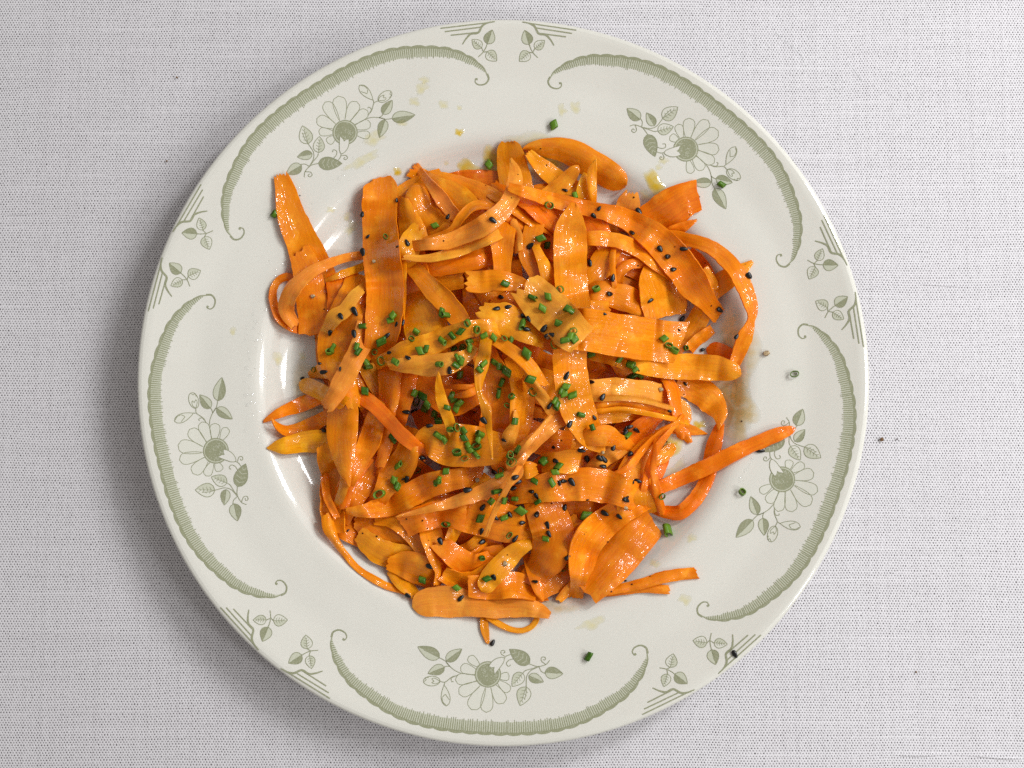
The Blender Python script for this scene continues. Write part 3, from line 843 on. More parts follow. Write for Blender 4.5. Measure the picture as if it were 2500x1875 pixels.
# right side layers
p("jagged pointed ribbon at the right", 'y', "D 1420 760 160; 1560 790 200; 1690 870 215; 1760 980 130; 1752 1098 14", mound=.3, rough=2.2)
p("short tab beneath the right ribbons", 'p', "D 1390 890 120; 1470 950 130; 1500 1030 70", mound=.2)
p("spike pointing right below the jagged ribbon", 'o', "D 1380 1075 110; 1530 1105 85; 1665 1136 10", mound=.25)
p("little hook below the spike", 'o', "D 1420 1080 70; 1490 1130 75; 1530 1205 36", mound=.22)
p("low band under the curved bands", 'b', "D 780 1020 110; 950 990 125; 1110 970 110; 1300 985 70", mound=.7)
p("upper pink sheen ribbon right of centre", 'p', "D 740 795 160; 950 800 190; 1150 812 195; 1310 835 160", mound=.75)
p("curved band ending square at the right", 'o', "D 780 925 80; 1000 905 95; 1200 935 100; 1400 998 92; 1525 1052 82", mound=.75, ends='ck')
p("narrow strip crossing down over the curved bands", 'o', "D 1335 690 75; 1392 790 92; 1424 950 84; 1452 1100 74; 1458 1168 54", mound=.75, ends='ck')
p("dark ribbon in the hollow right of centre", 'd', "D 1250 1010 120; 1130 1130 180; 1010 1290 160", mound=.5)
p("gathered ribbon fanning out at the lower right", 'b', "D 1440 1050 46; 1300 1140 90 1; 1200 1270 190 1; 1140 1400 300; 1120 1520 340; 1130 1640 330", mound=.75, cup=.1, rough=1.6)
p("fine band edge above the curved bands", 'p', "D 790 868 44; 1000 860 44; 1200 884 44; 1335 922 38", mound=.8, tilt=.4)
p("fine band edge below the curved bands", 'b', "D 790 966 40; 1000 948 42; 1200 978 42; 1395 1022 38", mound=.8, tilt=.4)
p("left pleat of the gathered ribbon", 'o', "D 1440 1040 22; 1300 1125 38; 1170 1255 54; 1050 1400 54; 890 1462 30", mound=.9, tilt=.5)
p("middle pleat of the gathered ribbon", 'b', "D 1400 1085 30; 1285 1230 56; 1215 1400 66; 1175 1560 54", mound=.95, tilt=.5)
p("right pleat of the gathered ribbon", 'o', "D 1262 1230 30; 1248 1400 54; 1268 1550 64; 1290 1640 60", mound=.9, tilt=-.5)
p("broad level ribbon below the centre", 'o', "D 290 1570 200; 520 1540 240; 720 1520 255; 900 1550 250; 1060 1600 220", mound=.85)
p("small square curl below the centre", 'y', "D 510 1350 160; 600 1348 190; 682 1345 176", mound=.95, cup=.12, ends='ck')
p("pale tab with straight right edge", 'p', "D 860 1330 120; 930 1260 170; 1010 1210 150", mound=.85, ends='ck')
p("little folded tab below the strand", 'y', "J 560 950 220; 700 930 250; 830 900 180", mound=1.0, ends='ck')
# upper right layers
p("dark ribbon in the ring's hollow", 'd', "B 920 1020 190; 1050 1060 230; 1170 1130 200", mound=.6)
p("curled ring in the upper right hollow", 'o', "B 980 1290 66; 985 1170 70; 1050 1100 74; 1150 1085 70; 1220 1110 60", tilt=.9, mound=.6)
p("ribbon slanting left of the curled ring", 'o', "B 930 970 150; 860 1080 200; 790 1190 150; 755 1290 50", mound=.8)
p("level ribbon under the curled ring", 'o', "B 760 1300 150; 930 1325 190; 1080 1370 195; 1190 1440 130", mound=.85)
p("bright ribbon with bleached corner", 'b', "B 1240 1080 140; 1265 1200 260; 1320 1350 350; 1345 1500 320", mound=.85, ends='ck')
p("square ended stub at the centre right", 'o', "D 660 150 100; 780 158 100; 908 165 98", mound=1.0, ends='ck')
p("small bright point beside the oblique ribbon", 'b', "B 1580 750 12 2; 1490 795 80 1; 1380 850 105; 1280 900 90", tilt=.4, mound=.45)
p("big open loop at the right edge", 'b', "B 1310 860 90; 1480 890 100 1; 1680 955 115 2; 1840 1085 130 3; 1955 1270 125 3; 2008 1440 85 3; D 2000 270 66 2; 1950 400 118 1; 1890 560 96; 1850 650 44", tilt=(.1, .3, .6, .9, 1.1, .5, -.3), mound=.2)
p("pale knob at the top right", 'p', "B 1075 545 110 1; 1055 620 180; 1020 720 150", ends='jc', mound=.5)
p("thin shred at the back of the fan strips", 'o', "B 30 700 40; 150 790 62; 280 875 60", mound=.7, tilt=.5)
p("thin shred left of the curled ring", 'd', "B 945 960 36; 930 1080 46; 948 1250 44", mound=.8, tilt=.4)
p("wedge under the long diagonal", 'd', "B 740 700 160; 800 800 190; 860 900 150", mound=.7)
p("fan strip lowest of the upper three", 'o', "B -20 610 70; 90 680 90; 220 780 85; 340 870 70", mound=.75, tilt=.3)
p("fan strip in the middle of the upper three", 'b', "B 40 570 80; 180 650 115; 320 750 110; 440 830 60", mound=.8, tilt=.35)
p("fan strip uppermost of the upper three", 'o', "B 130 520 90; 290 610 140; 420 720 150; 500 820 90", mound=.8, tilt=.3)
p("dull ribbon under the chive near the top", 'o', "B 320 850 150; 290 990 170; 340 1140 140; 420 1270 110", mound=.75)
p("narrow upright strip near the top centre", 'y', "B 345 960 60; 400 1080 85; 430 1190 95; 455 1300 90", mound=.85)
p("short shiny vertical strip at the top centre", 'p', "B 165 740 50; 195 850 84; 208 990 66", mound=.9, ends='rk')
p("rounded petal near the top", 'y', "B 668 330 70; 612 405 115; 540 485 135; 455 550 130", ends='rc', mound=.5)
p("shiny upright petal near the top", 'b', "B 712 385 50 2; 728 470 130 1; 722 600 150", ends='rc', mound=.55)
p("pointed upright blade near the top", 'b', "B 802 284 12 4; 778 370 68 3; 776 480 72 2; 784 620 50", tilt=-.6, mound=.6)
p("vertical ribbon below the arched strip", 'o', "B 95 820 190; 82 950 170; 82 1080 145; 80 1180 130", mound=.9, ends='ck')
p("ribbon with cut left end at the centre", 'o', "A 1825 1310 170; 1960 1315 185; B 20 1215 165; 170 1230 140; 260 1270 110", ends='jc', mound=1.0)
p("yellow ribbon with torn left end", 'y', "C 1945 190 120; 2060 240 210; D 90 240 240; 230 320 210; 400 420 110", ends='jc', mound=1.05)
# centre
p("broad glistening ribbon at the centre", 'o', "D -40 560 200; 20 760 280; 40 950 250; 10 1130 230", mound=.75)
p("glowing ribbon right of the glistening one", 'b', "D 200 660 150; 240 830 180; 230 1000 180; 190 1180 140", mound=.7)
p("deep ribbon in the dark hollow", 'd', "C 1420 760 180; 1560 880 220; 1700 960 220; 1880 900 180", mound=.55)
p("upper fine shred in the dark hollow", 'd', "C 1670 830 26; 1760 826 44; 1900 836 50", mound=.85)
p("lower fine shred in the dark hollow", 'o', "C 1720 905 26; 1810 890 56; 1930 850 60", mound=.85)
p("bowl shaped ribbon heaped with chives", 'o', "C 1385 1300 50; 1490 1265 220; 1640 1300 335; 1830 1320 345; 2010 1330 300; 2140 1330 220", mound=.85, cup=.1)
p("ribbon sloping down below the bowl ribbon", 'o', "C 1350 1290 150; 1310 1440 220; E 905 170 250; 800 340 150", mound=.75)
p("dark vertical ribbon left of centre", 'd', "C 1330 740 180; 1300 930 160; 1250 1120 140", mound=.7)
p("thin shred inside the left folds", 'b', "C 1035 1010 44; 985 1180 64; 905 1340 44", mound=.7, tilt=.5)
p("second thin shred inside the left folds", 'o', "C 1125 1090 46; 1152 1250 64; 1118 1470 52", mound=.75, tilt=-.4)
p("slim vertical ribbon left of centre", 'o', "C 1200 690 200; 1190 880 170; 1165 1120 130; 1150 1330 110; 1110 1490 80", mound=.8)
p("narrow folded ribbon beside the sparkling one", 'o', "C 1090 1000 110; 1050 1190 180; 970 1390 160; 880 1570 100", mound=.65)
p("ribbon slanting from left towards the bowl ribbon", 'd', "C 800 810 110; 930 890 125; 1070 985 120; 1190 1110 120; 1300 1230 125; 1400 1310 110", mound=.85)
p("sparkling pointed ribbon hanging at the left", 'o', "C 815 850 200; 808 1040 255; 795 1240 245; 812 1450 160; 858 1650 16", mound=.65)
p("small flap above the rounded left tip", 'y', "C 520 735 50; 620 700 130; 750 690 160", mound=.35)
p("translucent ribbon with rounded tip at left", 'y', "C 440 800 110; 550 832 135; 690 905 135; 820 970 130", ends='rc', mound=.4)
p("broad seeded ribbon at the left", 'o', "C 900 20 210; 820 250 290; 750 440 300; 740 600 270; 800 760 200; 860 880 150", mound=.6)
p("curved band of the left loop", 'p', "A 1000 1095 70; 850 1110 70; 690 1160 80; 520 1245 100 1; 390 1370 120 2; 335 1500 130 2; C 355 240 120 1; 410 320 80", tilt=(.6, .6, -.3, -.9, -1.1, -.6), mound=.35)
p("tapering tail below the tall ribbon", 'p', "C 1010 330 200; 925 540 165; 810 770 170; 735 900 150; 660 1005 120", ends='cq', mound=.85)
p("split strand crossing behind the tall ribbon", 'p', "A 995 1335 60; 900 1430 100; 825 1550 120; C 740 250 130; 690 330 100", mound=.6)
p("seam strip along the tall ribbon", 'o', "A 1268 940 60; 1285 1150 80; 1285 1400 80; 1290 1640 40", mound=.9)
p("small torn flap right of the tall ribbon", 'y', "A 1340 1110 150; 1370 990 200; 1440 860 110 1", ends='cj', mound=.75, rough=2)
p("tall upright ribbon with rounded top", 'o', "A 1112 455 285; 1108 690 292; 1115 960 300; 1140 1240 315; 1150 1480 312; C 1135 300 300; 1110 480 260", ends='qc', mound=.62)
p("looping strand under the arched strip", 'y', "A 2030 690 50; 1900 680 72 1; 1785 770 74 2; 1690 895 62 1; 1500 965 50", tilt=(.2, -.7, -.8, -.2), mound=.9)
p("slender arc reaching left to the tall ribbon", 'p', "A 1300 1108 44; 1500 1122 62 1; 1700 1078 84 2; 1880 1010 100 1; 2060 920 110", tilt=.5, mound=.95)
p("arched strip with pointed raised tip", 'p', "B 148 278 20 7; 180 380 96 6; 165 540 130 4; 90 670 135 2; A 1960 850 165 1; 1780 940 140; 1620 990 115; 1460 1010 90", mound=1.0, tilt=(.3, .4, .2, 0))
p("second diagonal ribbon under the long one", 'b', "B 715 890 110; 870 893 118; 1000 918 112; 1130 980 112; 1260 1080 95; 1350 1165 56", mound=1.0)
p("long ribbon sweeping diagonally down the right", 'o', "B 130 490 60; 300 545 95; 500 600 115; 700 650 122; 900 692 135; 1100 775 175; 1300 920 235; 1450 1090 255; 1570 1260 235; 1680 1400 130", mound=.95)
p("wide ribbon under the chive band", 'y', "C 1180 590 110; 1330 530 180; 1540 470 185; 1740 380 160; 1900 340 140; 2060 340 130", mound=1.1)
p("strip curving down beside the chive bunch", 'b', "C 1960 410 110; 2060 440 100; D 140 480 100 1; 270 590 105 1; 370 710 80; 425 765 40", tilt=(0, .4, .5, .2), mound=1.15)
p("pale twist below the curving strip", 'p', "D 330 770 80; 395 860 95; 480 980 90", tilt=.5, mound=1.0)
p("crescent with pale lower rim", 'p', "C 1180 650 60; 1350 645 140; 1520 650 180; 1700 632 170; 1830 570 110; 1895 490 60", tilt=(.1, .3, .4, .2), mound=1.15)
p("lone upright sliver left of the chive bunch", 'b', "C 1588 718 20 3; 1602 850 82 4; 1640 1000 92 3; 1692 1140 90 1", tilt=.3, mound=1.1)
p("twisted strand tapering to a point", 'b', "C 1985 470 100 2; 1955 640 108 3; 1925 780 72 4; 1935 890 46 4; 1985 1010 88 3; 2003 1120 62 2; 2020 1250 40 2; 2036 1415 10 1", tilt=(.2, .4, .9, -.4, .2), mound=1.1)
p("pointed ribbon running down through the centre", 'y', "B 640 620 60 1; 612 790 220 1; 605 950 262; 612 1110 256; 622 1300 250; 640 1460 250; D 605 430 260; 615 700 270; 650 900 275; 715 1060 235; 800 1190 180; 865 1275 36", mound=1.1)
p("yellow flap at the foot of the centre ribbon", 'y', "D 760 1160 120; 880 1150 170; 975 1190 110", mound=1.0, tilt=-.3)
p("blunt ribbon reaching out to the right", 'y', "D 900 530 120; 1150 590 170; 1400 615 190; 1650 622 205; 1830 645 165; 1925 680 90", ends='cr', mound=.85)
p("broad shiny ribbon across the middle", 'b', "D 520 330 300; 760 335 330; 1000 375 330; 1250 415 320; 1465 430 312", ends='ck', mound=1.05)
p("jagged pale ribbon beneath four chive squares", 'p', "D 255 -15 250; 400 140 320; 560 285 310; 700 415 266", ends='jk', mound=1.1, rough=2.2)
p("pink streak strand rising from the lower strand", 'p', "I 1380 1656 200; 1440 1500 200; 1500 1350 130; 1510 1150 50", mound=.95)
p("long pale strand rising to the centre ribbon", 'p', "E 905 548 12; 1100 502 50; 1300 452 84; 1500 388 115; 1700 300 130; 1880 190 130; D 180 1340 120; 330 1190 120; 470 1070 110", mound=1.05, cup=.1)
p("thin pale thread leading to the centre ribbon", 'p', "D 200 1320 30 1; 290 1200 42 2; 380 1095 38 2; 462 990 26 1", mound=1.15, th=.9, ends='ck')
p("pale stick ending in a blunt tip", 'p', "E 1643 702 36 1; 1690 570 48 2; 1760 420 50 2; 1850 255 50 1; 1900 170 40", mound=1.15, th=1.0, ends='kc')

# ------------------------------------------------------------------ chives, seeds and other small things
ORD = ["", "second", "third", "fourth", "fifth", "sixth", "seventh", "eighth", "ninth", "tenth", "eleventh", "twelfth", "thirteenth", "fourteenth"]
HOURS = ["twelve", "one", "two", "three", "four", "five", "six", "seven", "eight", "nine", "ten", "eleven"]
SMALL = []                                       # (object, what, peel id, px, py)

def surface(px, py, rad=7):
    """height and normal of whatever lies under a photo pixel"""
    k = max(1, int(rad / GS))
    i, j = gidx(np.array([px]), np.array([py])); i, j = int(i[0]), int(j[0])
    blk = HF[max(0, i - k):i + k + 1, max(0, j - k):j + k + 1]
    z = float(np.percentile(blk, 70))
    e = k + 1
    sx = (HF[min(GW - 1, i + e), j] - HF[max(0, i - e), j]) / (2 * e * GS * PXM)
    sy = -(HF[i, min(GH - 1, j + e)] - HF[i, max(0, j - e)]) / (2 * e * GS * PXM)
    s = math.hypot(sx, sy); f = min(1, 0.7 / s) if s > 0 else 1
    if s > 1.5: f = 0
    nrm = Vector((-sx * f, -sy * f, 1)).normalized()
    return z, nrm, int(HID[i, j])

def stamp(px, py, rad, h):
    k = int(rad / GS)
    i, j = gidx(np.array([px]), np.array([py])); i, j = int(i[0]), int(j[0])
    HF[max(0, i - k):i + k + 1, max(0, j - k):j + k + 1] += h

def tube_mesh(name, L, R, wall, skew, bend, n=16):
    v, f, fm = [], [], []
    rings = 5
    for inner in (0, 1):
        r0 = R - wall * inner
        for i in range(rings):
            t = i / (rings - 1) - .5
            for k in range(n):
                a = 2 * math.pi * k / n
                y, z = r0 * math.cos(a), r0 * math.sin(a) * 0.86
                v.append((t * L + skew * y * (1 if i in (0, rings - 1) else .5), y + bend * t * t * L, z + 0.00004 * math.sin(3 * a)))
    B = rings * n
    for i in range(rings - 1):
        for k in range(n):
            k2 = (k + 1) % n
            f.append((i * n + k, i * n + k2, (i + 1) * n + k2, (i + 1) * n + k)); fm.append(0)
            f.append((B + i * n + k, B + (i + 1) * n + k, B + (i + 1) * n + k2, B + i * n + k2)); fm.append(1)
    for i, flip in ((0, False), (rings - 1, True)):
        for k in range(n):
            k2 = (k + 1) % n
            q = (i * n + k, B + i * n + k, B + i * n + k2, i * n + k2)
            f.append(q[::-1] if flip else q); fm.append(1)
    me = bpy.data.meshes.new(name)
    me.from_pydata(v, [], f)
    me.materials.append(M_CHIVE); me.materials.append(M_CHIVE_IN)
    me.polygons.foreach_set("use_smooth", [True] * len(f)); me.polygons.foreach_set("material_index", fm)
    return me

_cr = random.Random(21)
LONG = [tube_mesh("chive_piece", _cr.uniform(.0022, .0032), _cr.uniform(.00112, .00142), .00026, _cr.uniform(-.35, .35), _cr.uniform(-.12, .12)) for _ in range(7)]
RING = [tube_mesh("chive_ring", _cr.uniform(.0010, .0018), _cr.uniform(.00130, .00158), _cr.uniform(.00020, .00030), _cr.uniform(-.15, .15), 0) for _ in range(6)]

def chive(px, py, ang=None, scale=1.0, tiltv=None, flat=False):
    """ang in degrees: a piece lying on its side along that direction; None: a ring seen end on"""
    z, nrm, pid = surface(px, py)
    base = nrm.to_track_quat('Z', 'Y')
    if ang is None:
        me = _cr.choice(RING); o = bpy.data.objects.new("chive_ring", me)
        lean = _cr.uniform(8, 34) if tiltv is None else tiltv
        q = base @ Euler((0, 0, _cr.uniform(0, 6.28))).to_quaternion() @ Euler((0, math.radians(90 - lean), 0)).to_quaternion()
        up_ = 0.0009 + 0.0004 * lean / 30
    else:
        me = _cr.choice(LONG); o = bpy.data.objects.new("chive_piece", me)
        q = base @ Euler((0, math.radians(_cr.uniform(-12, 12)), 0)).to_quaternion()
        q = base @ (base.inverted() @ Euler((0, 0, math.radians(ang))).to_quaternion()) if nrm.z > .97 else base @ Euler((0, 0, math.radians(ang))).to_quaternion()
        q = q @ Euler((_cr.uniform(0, 6.28), math.radians(_cr.uniform(-12, 12)), 0)).to_quaternion()
        up_ = 0.0012
    o.scale = (scale * _cr.uniform(.9, 1.12), scale * _cr.uniform(.85, 1.12), scale * _cr.uniform(.72, 1.0))
    o.rotation_mode = 'QUATERNION'; o.rotation_quaternion = q
    c = P(px, py, z + up_ * scale)
    o.location = c
    col.objects.link(o)
    SMALL.append((o, "green chive ring" if ang is None else "green chive piece", pid, px, py))
    stamp(px, py, 7, 0.0011)
    return o

def seed_mesh(L, W, H):
    v, f = [(-L / 2, 0, 0)], []
    R, n = 8, 10
    for i in range(1, R):
        t = i / R
        r = (math.sin(math.pi * t ** 0.80)) ** 0.62 * (1.06 - 0.34 * t ** 2)
        for k in range(n):
            a = 2 * math.pi * k / n
            v.append((-L / 2 + L * (0.25 * (1 - math.cos(math.pi * t)) + 0.5 * t), W / 2 * r * math.cos(a), H / 2 * r * math.sin(a)))
    v.append((L / 2, 0, 0))
    f += [(0, 1 + (k + 1) % n, 1 + k) for k in range(n)]
    for i in range(R - 2):
        b = 1 + i * n
        f += [(b + k, b + (k + 1) % n, b + n + (k + 1) % n, b + n + k) for k in range(n)]
    b = 1 + (R - 2) * n; e = len(v) - 1
    f += [(b + k, b + (k + 1) % n, e) for k in range(n)]
    me = bpy.data.meshes.new("sesame_seed"); me.from_pydata(v, [], f); me.materials.append(M_SEED)
    me.polygons.foreach_set("use_smooth", [True] * len(f))
    return me
SEEDS = [seed_mesh(_cr.uniform(.0028, .0034), _cr.uniform(.0017, .0021), _cr.uniform(.0010, .0013)) for _ in range(6)]

def seed(px, py, ang, scale=1.0):
    z, nrm, pid = surface(px, py, 5)
    o = bpy.data.objects.new("sesame_seed", _cr.choice(SEEDS))
    q = nrm.to_track_quat('Z', 'Y')
    q = Euler((0, 0, math.radians(ang))).to_quaternion() if nrm.z > .97 else q @ Euler((0, 0, math.radians(ang))).to_quaternion()
    o.rotation_mode = 'QUATERNION'; o.rotation_quaternion = q @ Euler((_cr.uniform(-.3, .3), _cr.uniform(-.15, .15), 0)).to_quaternion()
    o.scale = (scale * _cr.uniform(.82, 1.05), scale * _cr.uniform(.78, 1.0), scale * _cr.uniform(.7, 1.0))
    o.location = P(px, py, z + 0.00055 * scale)
    col.objects.link(o)
    SMALL.append((o, "black sesame seed", pid, px, py))
    stamp(px, py, 4, 0.0007)

def items(txt):
    z = None
    for part in txt.split(';'):
        w = part.split()
        if not w: continue
        if w[0] in ZOOM: z = ZOOM[w[0]]; w = w[1:]
        yield z[0] + float(w[0]) / z[2], z[1] + float(w[1]) / z[2], w[2:]

for px, py, r in items("""A 238 752 r; 1155 940 r; 1563 848 20; 2010 345 45; 2145 1330 25;
 C 968 325 80; 1215 235 50 1.1; 1195 275 20; 1620 215 80; 1650 230 70; 1120 455 28 1.1; 915 495 -40 1.1; 930 535 -30; 1065 540 r; 1115 615 r 1.1; 995 625 -60; 1010 665 -30; 1235 620 -50; 695 535 r; 715 510 60; 560 685 r .8;
 1440 530 15; 1490 515 75; 1410 375 -20; 1370 430 r; 1625 450 35; 1705 405 30; 1775 370 86; 1832 300 r; 1910 355 r; 1850 455 70; 1850 505 80; 1720 510 r; 1790 510 85;
 1600 640 -70; 1750 590 5; 1780 610 20; 1740 650 20; 1770 730 85; 1970 405 -10; 2050 420 20; 2140 425 r; 2190 445 60; 1935 685 45; 1965 640 45; 2055 625 -35; 2095 660 -40; 2155 700 -50; 2115 790 65; 2090 880 82; 985 862 -10;
 1395 880 -20; 1410 950 r; 1460 905 -60; 1500 975 -50; 1480 1010 30; 1560 1050 -10; 1590 1110 0; 1665 1000 r .9 60; 1720 930 20; 1770 960 40; 1740 1000 70; 1700 900 r; 1690 1180 r; 1745 1165 r; 1800 1190 -55; 1805 1250 -60; 1640 1265 -55; 1590 1230 -35; 1745 1370 r 1.15; 1810 1420 r; 1835 1310 -60; 1850 1345 -50; 1905 1390 -50; 1910 1320 r; 1935 1220 70; 1920 1260 75;
 1215 1255 -50; 1262 1475 -80; 1415 1520 r; 1230 1600 0; 1250 1645 10; 1655 1525 5; 1585 1610 60; 2180 1400 r; 2185 1445 r;
 D 320 85 -22 1.1; 435 75 -22 1.05; 393 165 -33 1.1; 590 170 -25; 620 190 -30; 238 290 75; 515 282 -20; 632 340 r; 605 385 20; 570 410 15; 640 405 40; 485 445 r; 530 20 r; 808 15 r; 270 515 -40 1.1; 300 715 -15 1.1; 315 815 r;
 1075 600 -40 1.1; 1110 640 -50; 1090 690 30; 1145 690 -40; 770 515 20; 990 560 -20; 1330 400 35; 1368 455 r 1.1; 1412 490 r; 1500 472 r .8; 575 770 -10; 545 800 70; 560 825 20; 625 838 20; 490 880 60; 505 915 70; 690 988 -15; 778 1085 -70; 1045 1150 -60; 180 1038 10; 155 845 r 1.1; 122 915 r .9;
 145 1295 r 1.1; 160 1355 r 1.1; 200 1260 60; 72 1425 r 1.1; 60 1455 20; 42 1580 10; 395 1340 60; 515 1385 50; 490 1430 50; 465 1510 -60; 330 1498 20; 1935 1583 r;
 B 443 635 r 1.1; 642 558 -75; 430 945 80; 380 890 20; 1775 475 -30; 480 15 -75;
 E 885 245 0; 915 298 5; 765 360 r 1.3 20; 1315 610 r; 1600 560 70; 1690 420 50; 1800 415 75; 1885 400 72; 1935 500 -35 1.1; 1800 555 20 1.1; 1840 700 r; 1615 890 r; 1655 1060 5 1.1; 1405 1135 -40; 1120 1070 -10; 2140 730 35; 1245 260 60; 2120 90 40;
 F 950 540 -4 1.25; 1580 380 r; 1625 660 55 1.45; 770 970 r 1.1; 550 425 85;
 S 1437 1603 60 1.1; 1940 913 r 1.05 10"""):
    if r[0] == 'r': chive(px, py, None, float(r[1]) if len(r) > 1 else 1.0, float(r[2]) if len(r) > 2 else None)
    else: chive(px, py, float(r[0]), float(r[1]) if len(r) > 1 else 1.0)

for px, py, r in items("""A 1248 638 5 .7; 963 755 80 .9; 1670 775 65; 1335 990 15; 1010 938 50 .7; 966 1070 -80 1.1; 1253 1022 30 .4; 2045 805 -35 1.05;
 C 785 245 -55; 900 205 -60 1.2; 695 385 -80; 895 390 -78 1.1; 1170 402 45 .9; 1245 310 -40 .7; 1300 297 70 .7; 1338 585 -50; 1185 545 75 .7; 645 705 8; 780 680 30 .6; 612 635 0 .6; 468 755 30 .6; 655 1190 -12; 1325 1035 -20; 1393 1027 32; 1520 1150 5 .8; 1968 1108 -45; 1465 1415 -50; 1685 690 -68 1.1; 2110 85 -20 .8;
 D 38 168 42; 130 155 15; 250 225 -25; 285 250 -60 .8; 275 328 -10; 405 320 52; 470 370 8; 425 375 40 .8; 915 55 -80; 1225 105 20; 1472 245 50 .9; 1447 335 60 .5; 1763 180 -65 1.1; 1890 385 50 .8; 1630 485 20 .7; 580 685 62; 770 735 60 .8; 858 850 58; 450 915 12; 795 1010 70 .7; 605 1060 58; 1035 1100 70 .9; 1070 1080 15 .9; 1035 1125 40 .8; 1120 1110 -62; 940 1240 68; 1070 1290 45; 695 1265 -10; 740 1335 -62; 835 1325 -40; 870 1330 40; 860 1385 42; 495 1345 68; 525 1515 -80 .8; 560 1500 -75 .9; 620 1508 12 1.2; 1130 1500 -15; 1095 1508 80 .4; 185 1470 25 1.1; 205 1505 12; 175 1550 28; 25 1435 -35; 95 1185 30 .7; 305 1580 -45; 345 1615 -12; 1040 1635 -82; 2075 1265 3 1.05; 1375 960 -20 .7; 1495 750 -50 .6; 480 1240 60 .6; 870 210 -15 .7;
 B 830 660 80 .8; 788 718 -40; 1138 682 -52 1.1; 1083 845 -62; 1300 972 -55; 1362 1030 -72 1.1; 1405 1130 12; 1485 973 -3 1.1; 758 1082 -75; 937 1195 80; 300 948 80; 1987 1180 -45 1.1; 565 518 -10 .7;
 E 990 240 -75; 965 235 30 .5; 1497 325 8 1.05; 1620 470 52 1.05; 1610 670 -85; 1615 755 88; 1270 750 -65 1.2; 1178 960 38 1.05; 507 660 40 .5; 1440 1220 45; 1712 1050 -65; 2050 1082 -50 .8; 1003 1200 -10 .9; 1703 1588 60; 1890 728 50;
 F 205 560 -35 .9; 322 530 -52; 425 597 -42; 545 525 -82 1.1; 632 618 10; 645 690 -62; 775 470 75; 1105 520 10 1.1; 1225 548 28; 1283 410 -80 1.05; 798 885 38; 965 408 10 .4; 1277 1077 10 .4;
 S 1794 1597 -60"""):
    seed(px, py, float(r[0]), float(r[1]) if len(r) > 1 else 1.0)

# ---- cracked pepper and hulls
def lump(name, px, py, size, mat, seedv, flat=.7):
    rg = random.Random(seedv)
    z, nrm, pid = surface(px, py, 4)
    n, R = 7, 4
    v = [(0, 0, -size * flat / 2)]
    for i in range(1, R):
        a = math.pi * i / R
        for k in range(n):
            b = 2 * math.pi * k / n
            q = size / 2 * rg.uniform(.7, 1.15)
            v.append((q * math.sin(a) * math.cos(b), q * math.sin(a) * math.sin(b), -q * flat * math.cos(a)))
    v.append((0, 0, size * flat / 2)); e = len(v) - 1
    f = [(0, 1 + (k + 1) % n, 1 + k) for k in range(n)]
    for i in range(R - 2):
        b = 1 + i * n
        f += [(b + k, b + (k + 1) % n, b + n + (k + 1) % n, b + n + k) for k in range(n)]
    b = 1 + (R - 2) * n
    f += [(b + k, b + (k + 1) % n, e) for k in range(n)]
    o = mesh_obj(name, v, f, mat, smooth=False)
    o.location = P(px, py, z + size * flat * .45)
    return o, pid
for k, (px, py, r) in enumerate(items("A 1060 1145 .0016; 555 1432 .0019; D 435 390 .0022; 1308 792 .0019; 2120 515 .0026; E 1575 247 .0019; 1806 935 .0020; F 1280 475 .0018; D 860 1280 .0014")):
    o, pid = lump("peppercorn_piece", px, py, float(r[0]), M_HULL, k)
    SMALL.append((o, "beige cracked peppercorn piece", pid, px, py))
# fine ground pepper, scattered past counting
vs, fs = [], []
for px, py, r in items("""B 378 198; 425 325; 205 398; 155 578; 1098 574; 1605 570; 860 755; 1530 708; 1130 1102; 1695 1410; 1415 955; 1648 1080; D 960 605; 1485 830; 1930 1037; 720 885; 755 995; 540 1185; 1352 1195; 1145 1335; 640 1500;
 F 1132 755; 1330 1105; 1480 1038; 665 437; 300 862; 935 690; 1160 1165; 950 675; E 1163 643; 1172 742; 990 567; 745 708; 1122 578; 628 684; A 448 600; 980 1385; 1635 975; 1985 515; C 1030 560; 648 185; 572 428; S 1560 905; 2190 1072"""):
    i, j = gidx(np.array([px]), np.array([py])); z = HF[i[0], j[0]] if px < 2050 else 0
    c = P(px, py, z + 0.0001); b = len(vs); s = _cr.uniform(.00022, .00042)
    vs += [tuple(c + np.array(d) * s) for d in ((1, .2, 0), (-.3, .9, .1), (-.9, -.5, 0), (.2, -1, .1), (0, 0, 1.1))]
    fs += [(b, b + 1, b + 4), (b + 1, b + 2, b + 4), (b + 2, b + 3, b + 4), (b + 3, b, b + 4)]
pp = mesh_obj("ground_pepper", vs, fs, M_PEPPER, smooth=False)
tag(pp, "dark specks of ground pepper scattered over the salad", "pepper", kind="stuff")

